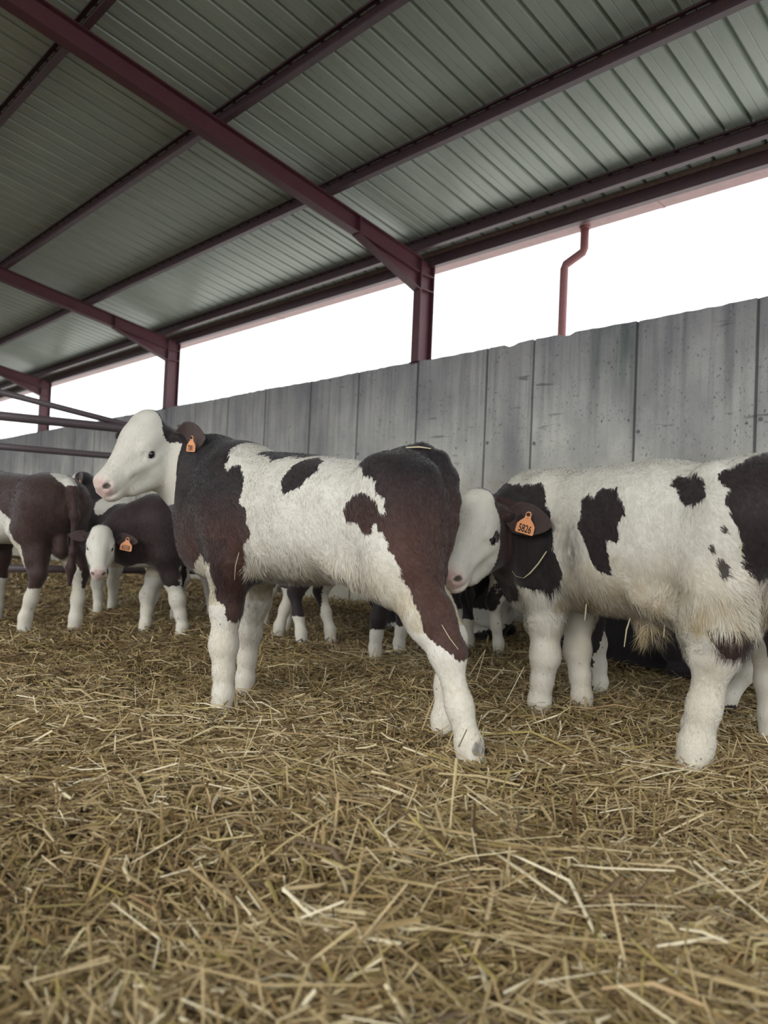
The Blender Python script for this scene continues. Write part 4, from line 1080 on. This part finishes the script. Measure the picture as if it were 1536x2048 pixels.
def coat_D(c, V, q, isear):
    sd, tone = coat_fn(.1, whites=[((-.50, 0, 1.0), (.16, .07, .13)), ((.0, 0, .42), (.30, .25, .16))], tone=.55, leg=.27)(c, V, q, isear)
    x, y, z = V.T
    w = poly_sd(np.stack([x, z], 1), [(-.05, .75), (-.17, .69), (-.27, .62), (-.36, .53), (-.385, .42), (-.355, .34), (-.375, .28), (-.41, .25), (-.1, .2), (.1, .5)])
    w = np.where((y > .05) & (x < .1), w, -.1)
    f = np.minimum.reduce([-.028-y, y+.03+(.6-z)*.25, .61-z]); f = np.where((x < -.2) & (x > -.56), f, -.1); sd = np.where((x < -.55) & (z < .9), .1, sd)
    return np.minimum(sd, -np.maximum(w, f)), tone
def herd():
    # left edge, seen from behind, brown rump
    def scrotum(c): c.S.cap((-.46, .0, .60), (-.47, .0, .50), .035, .050, .03)
    stander('brown calf at the left edge seen from behind, white hind legs and tail root', (-5.19, 1.72), 190, 1.0,
            ((.42, .12), (.50, -.12), (-.305, .115), (-.468, -.12)), ((.92, .10, 1.0), 20, -30),
            coat_D,
            fur=SHORT(30000), extra=scrotum, body_dz=.02, h=.009, fat=1.08)
    # black neck, face hidden, tag 6555
    stander('black and white calf behind the brown rump, head hidden, tag 6555', (-5.22, 2.55), 190, .86,
            ((.33, .10), (.45, -.10), (-.28, .11), (-.30, -.11)), ((.69, .03, .935), 5, -28),
            coat_fn(.1, whites=[((.35, 0, .95), (.12, .22, .15)), ((.3, 0, .40), (.40, .3, .17)), ((-.3, 0, .40), (.4, .3, .1))], tone=.05, leg=.36),
            h=.011, tag_=(1, '6555'), tagw=.060, ears={1: dict(d=(-.92, .40, -.05), f=(-.30, .95, .10), L=.19, W=.062, cup=.35)}, fat=1.05)
    # facing the camera, low head, tag 6558
    stander('dark calf with a low white face looking at the camera, tag 6558', (-4.205, 2.656), 245, .88,
            ((.276, .11), (.488, -.11), (-.33, .13), (-.42, -.12)), ((.762, .14, .568), 90, -44),
            coat_fn(.1, whites=[((.60, -.10, .88), (.14, .16, .08)), ((.58, -.02, .42), (.12, .12, .16)), ((.50, -.12, .30), (.12, .09, .22)), ((.0, 0, .40), (.40, .3, .10))], tone=.22, leg=.36, facew=.104),
            fur=SHORT(26000), h=.008, hs=.745, en=.032, neck=[[((.46, -.02, .72), .13), ((.62, .0, .68), .095), ((.75, .07, .61), .058)], [((.48, -.02, .56), .11), ((.62, .0, .54), .08), ((.75, .07, .53), .048)]], tag_=(1, '6558'), tagw=.070, tagkw=dict(t=.60, off=.03), ears={1: dict(d=(.30, .92, .08), f=(.55, .05, .8), L=.20, W=.052, cup=.45), -1: dict(d=(-.1, -.95, -.1), f=(.55, -.05, .8), L=.15, W=.045)}, fat=1.10, pink=.3)
    # small pale calf behind the front calf's chest
    stander('small greyish white calf mostly hidden behind the chest of the front calf', (-4.78, 3.2), 188, .74,
            ((.30, .09), (.38, -.09), (-.30, .09), (-.36, -.09)), ((.62, 0, .62), 0, -45),
            coat_fn(-.1, darks=[((-.3, 0, .9), (.3, .3, .12))], tone=.1, leg=.0), h=.013, body_dz=-.14)
    # behind the belly of the front calf
    stander('dark calf with white feet standing behind the belly of the front calf', (-3.36, 2.98), 4, .86,
            ((.36, -.15), (.30, .12), (-.27, -.13), (-.29, .13)), ((.66, .0, .74), 10, -40),
            coat_fn(.1, whites=[((-.28, .13, .25), (.12, .10, .30)), ((.0, 0, .50), (.5, .12, .08))], tone=.15, leg=.20), h=.011, fur=SHORT(12000), fat=1.08)
    # black legged calf between the front calf and the right calf
    stander('black and white calf seen between the two near calves, only its legs showing', (-2.83, 4.02), 84, .88,
            ((.42, .11), (.40, -.11), (-.40, .11), (-.36, -.10)), ((.78, 0, .80), 0, -35),
            coat_fn(.1, whites=[((-.38, -.10, .35), (.13, .09, .32)), ((-.38, .11, .10), (.1, .1, .20))], tone=.0, leg=.22), h=.011, fur=SHORT(8000))
    # behind the right calf
    stander('calf with one dark leg and a white foot hidden behind the white patched calf', (-1.48, 3.30), 200, .90,
            ((.35, .12), (.44, -.12), (-.18, .12), (-.10, -.12)), ((.70, .0, .80), -25, -15),
            coat_fn(.1, whites=[((-.2, 0, .3), (.25, .3, .3)), ((.33, .12, .13), (.10, .10, .22))], tone=.10, leg=.0), h=.011, fur=SHORT(8000))
    # right edge, rear towards the camera
    stander('calf at the right edge seen from behind, dark back and pinkish white hind leg', (-.76, 3.22), 75, .98,
            ((.42, .12), (.40, -.12), (-.40, .115), (-.38, -.115)), ((.90, 0, .95), 0, -30),
            coat_fn(.1, whites=[((-.38, .09, .35), (.20, .12, .38)), ((-.50, .0, .52), (.14, .12, .16))], tone=.12, leg=.40), h=.009, fur=SHORT(16000), z0=.03)
herd()

def lying(label, O, deg, s, coat, head, neck, h=.011, tone=.0, seed=5):
    c = Calf(label, O, deg, s=s, h=h)
    tx = np.array(TX); tt = np.array(TT)-.47; tb = np.array(TB)-.56; tw = np.array(TW)*1.12
    c.torso(tx, tt, np.maximum(tb, -.05), tw, hips=False)
    S = c.S
    for y in (-1, 1):
        S.cap((-.38*s, y*.15*s, .24*s), (-.10*s, y*.25*s, .16*s), .13*s, .075*s, .06)
        S.chain([((-.10*s, y*.25*s, .12*s), .06*s), ((-.34*s, y*.28*s, .05*s), .038*s), ((-.10*s, y*.30*s, .03*s), .032*s)], .04)
        S.cap((.42*s, y*.12*s, .28*s), (.40*s, y*.19*s, .10*s), .09*s, .065*s, .06)
        S.chain([((.40*s, y*.19*s, .09*s), .055*s), ((.66*s, y*.19*s, .05*s), .040*s), ((.46*s, y*.24*s, .03*s), .032*s)], .03)
    c.head(head[0], head[1], head[2], hs=s)
    c.neck(neck)
    c.tail([((-.52*s, 0, .34*s), .03*s), ((-.62*s, .05*s, .2*s), .025*s), ((-.58*s, .16*s, .05*s), .02*s)])
    c.finish(coat, SHORT(9000), seed=seed)
    return c
lying('black calf lying down behind the white patched calf, white face turned back', (-1.98, 4.22), 188, .95,
      coat_fn(.1, tone=.0, leg=.0, facecut=-.02), ((.45, .20, .47), 60, -25), [((.50, 0, .28), .14), ((.52, .10, .38), .11), ((.46, .18, .45), .09)])
lying('black and white calf lying in the straw by the wall behind the front calf', (-3.84, 4.20), 8, .90,
      coat_fn(.1, whites=[((.50, -.1, .12), (.25, .2, .12)), ((.0, -.2, .03), (.3, .15, .06))], tone=.0, leg=.0), ((.72, -.05, .42), -30, -40), [((.50, 0, .26), .14), ((.62, -.02, .36), .11), ((.70, -.04, .42), .09)])
# ---------------------------------------------------------------- single stalks caught on the animals
def stalk(label, pts, r=.0022):
    mb = MB(); p0 = Vector(pts[0]); mb.tube([Vector(p)-p0 for p in pts], [r*.8]+[r]*(len(pts)-2)+[r*.6], 6)
    o = mb.build('straw_stalk', M_stalk); o.location = p0; tag(o, label, 'straw')
t_ = NT('pale_stalk', rough=.5); t_.color((.62, .56, .36)); M_stalk = t_.m
def on(c, px_local): return tuple(c.root.matrix_world @ Vector(px_local))
bpy.context.view_layer.update()
def pts(c, ps, out=.006): return [tuple(c.root.matrix_world @ Vector((x, y+out, z))) for x, y, z in ps]
stalk('short pale straw lying across the raised tail root of the nearest calf', pts(cm, [(-.325, .060, .972), (-.350, .022, .978), (-.382, .0, .974)]), .0030)
stalk('bent bit of straw stuck on the white cheek of the nearest calf', pts(cm, [(.878, .262, .808), (.868, .255, .838), (.858, .248, .818)], .004), .0014)
stalk('thin straw hanging from the elbow of the nearest calf', pts(cm, [(.322, .165, .60), (.330, .172, .55), (.338, .165, .50)], .010), .0012)
stalk('thin pale straw on the brown lower thigh of the nearest calf', pts(cm, [(-.545, .150, .43), (-.575, .152, .395), (-.605, .150, .365)], .004), .0012)
stalk('pale green straw blade stuck on the black neck of the right calf', pts(cb, [(.253, .196, .612), (.285, .205, .565), (.318, .214, .528), (.345, .218, .510)], .012), .0028)
stalk('fine curved straw below the green blade on the black neck', pts(cb, [(.435, .198, .530), (.395, .212, .512), (.345, .218, .508)], .014), .0012)
stalk('straw hanging from the belly tuft of the right calf', pts(cb, [(-.02, .06, .40), (-.010, .065, .36), (.002, .06, .30)], .01), .0030)
stalk('short straw hanging behind the front leg of the right calf', pts(cb, [(.125, .118, .435), (.126, .12, .40), (.130, .118, .375)], .012), .0026)
stalk('straw hanging in front of the hind leg of the right calf', pts(cb, [(-.195, .10, .44), (-.196, .10, .40), (-.192, .098, .36)], .012), .0024)
stalk('short white straw on the dark rump of the right calf', pts(cb, [(-.515, .194, .665), (-.508, .189, .618)], .008), .0022)
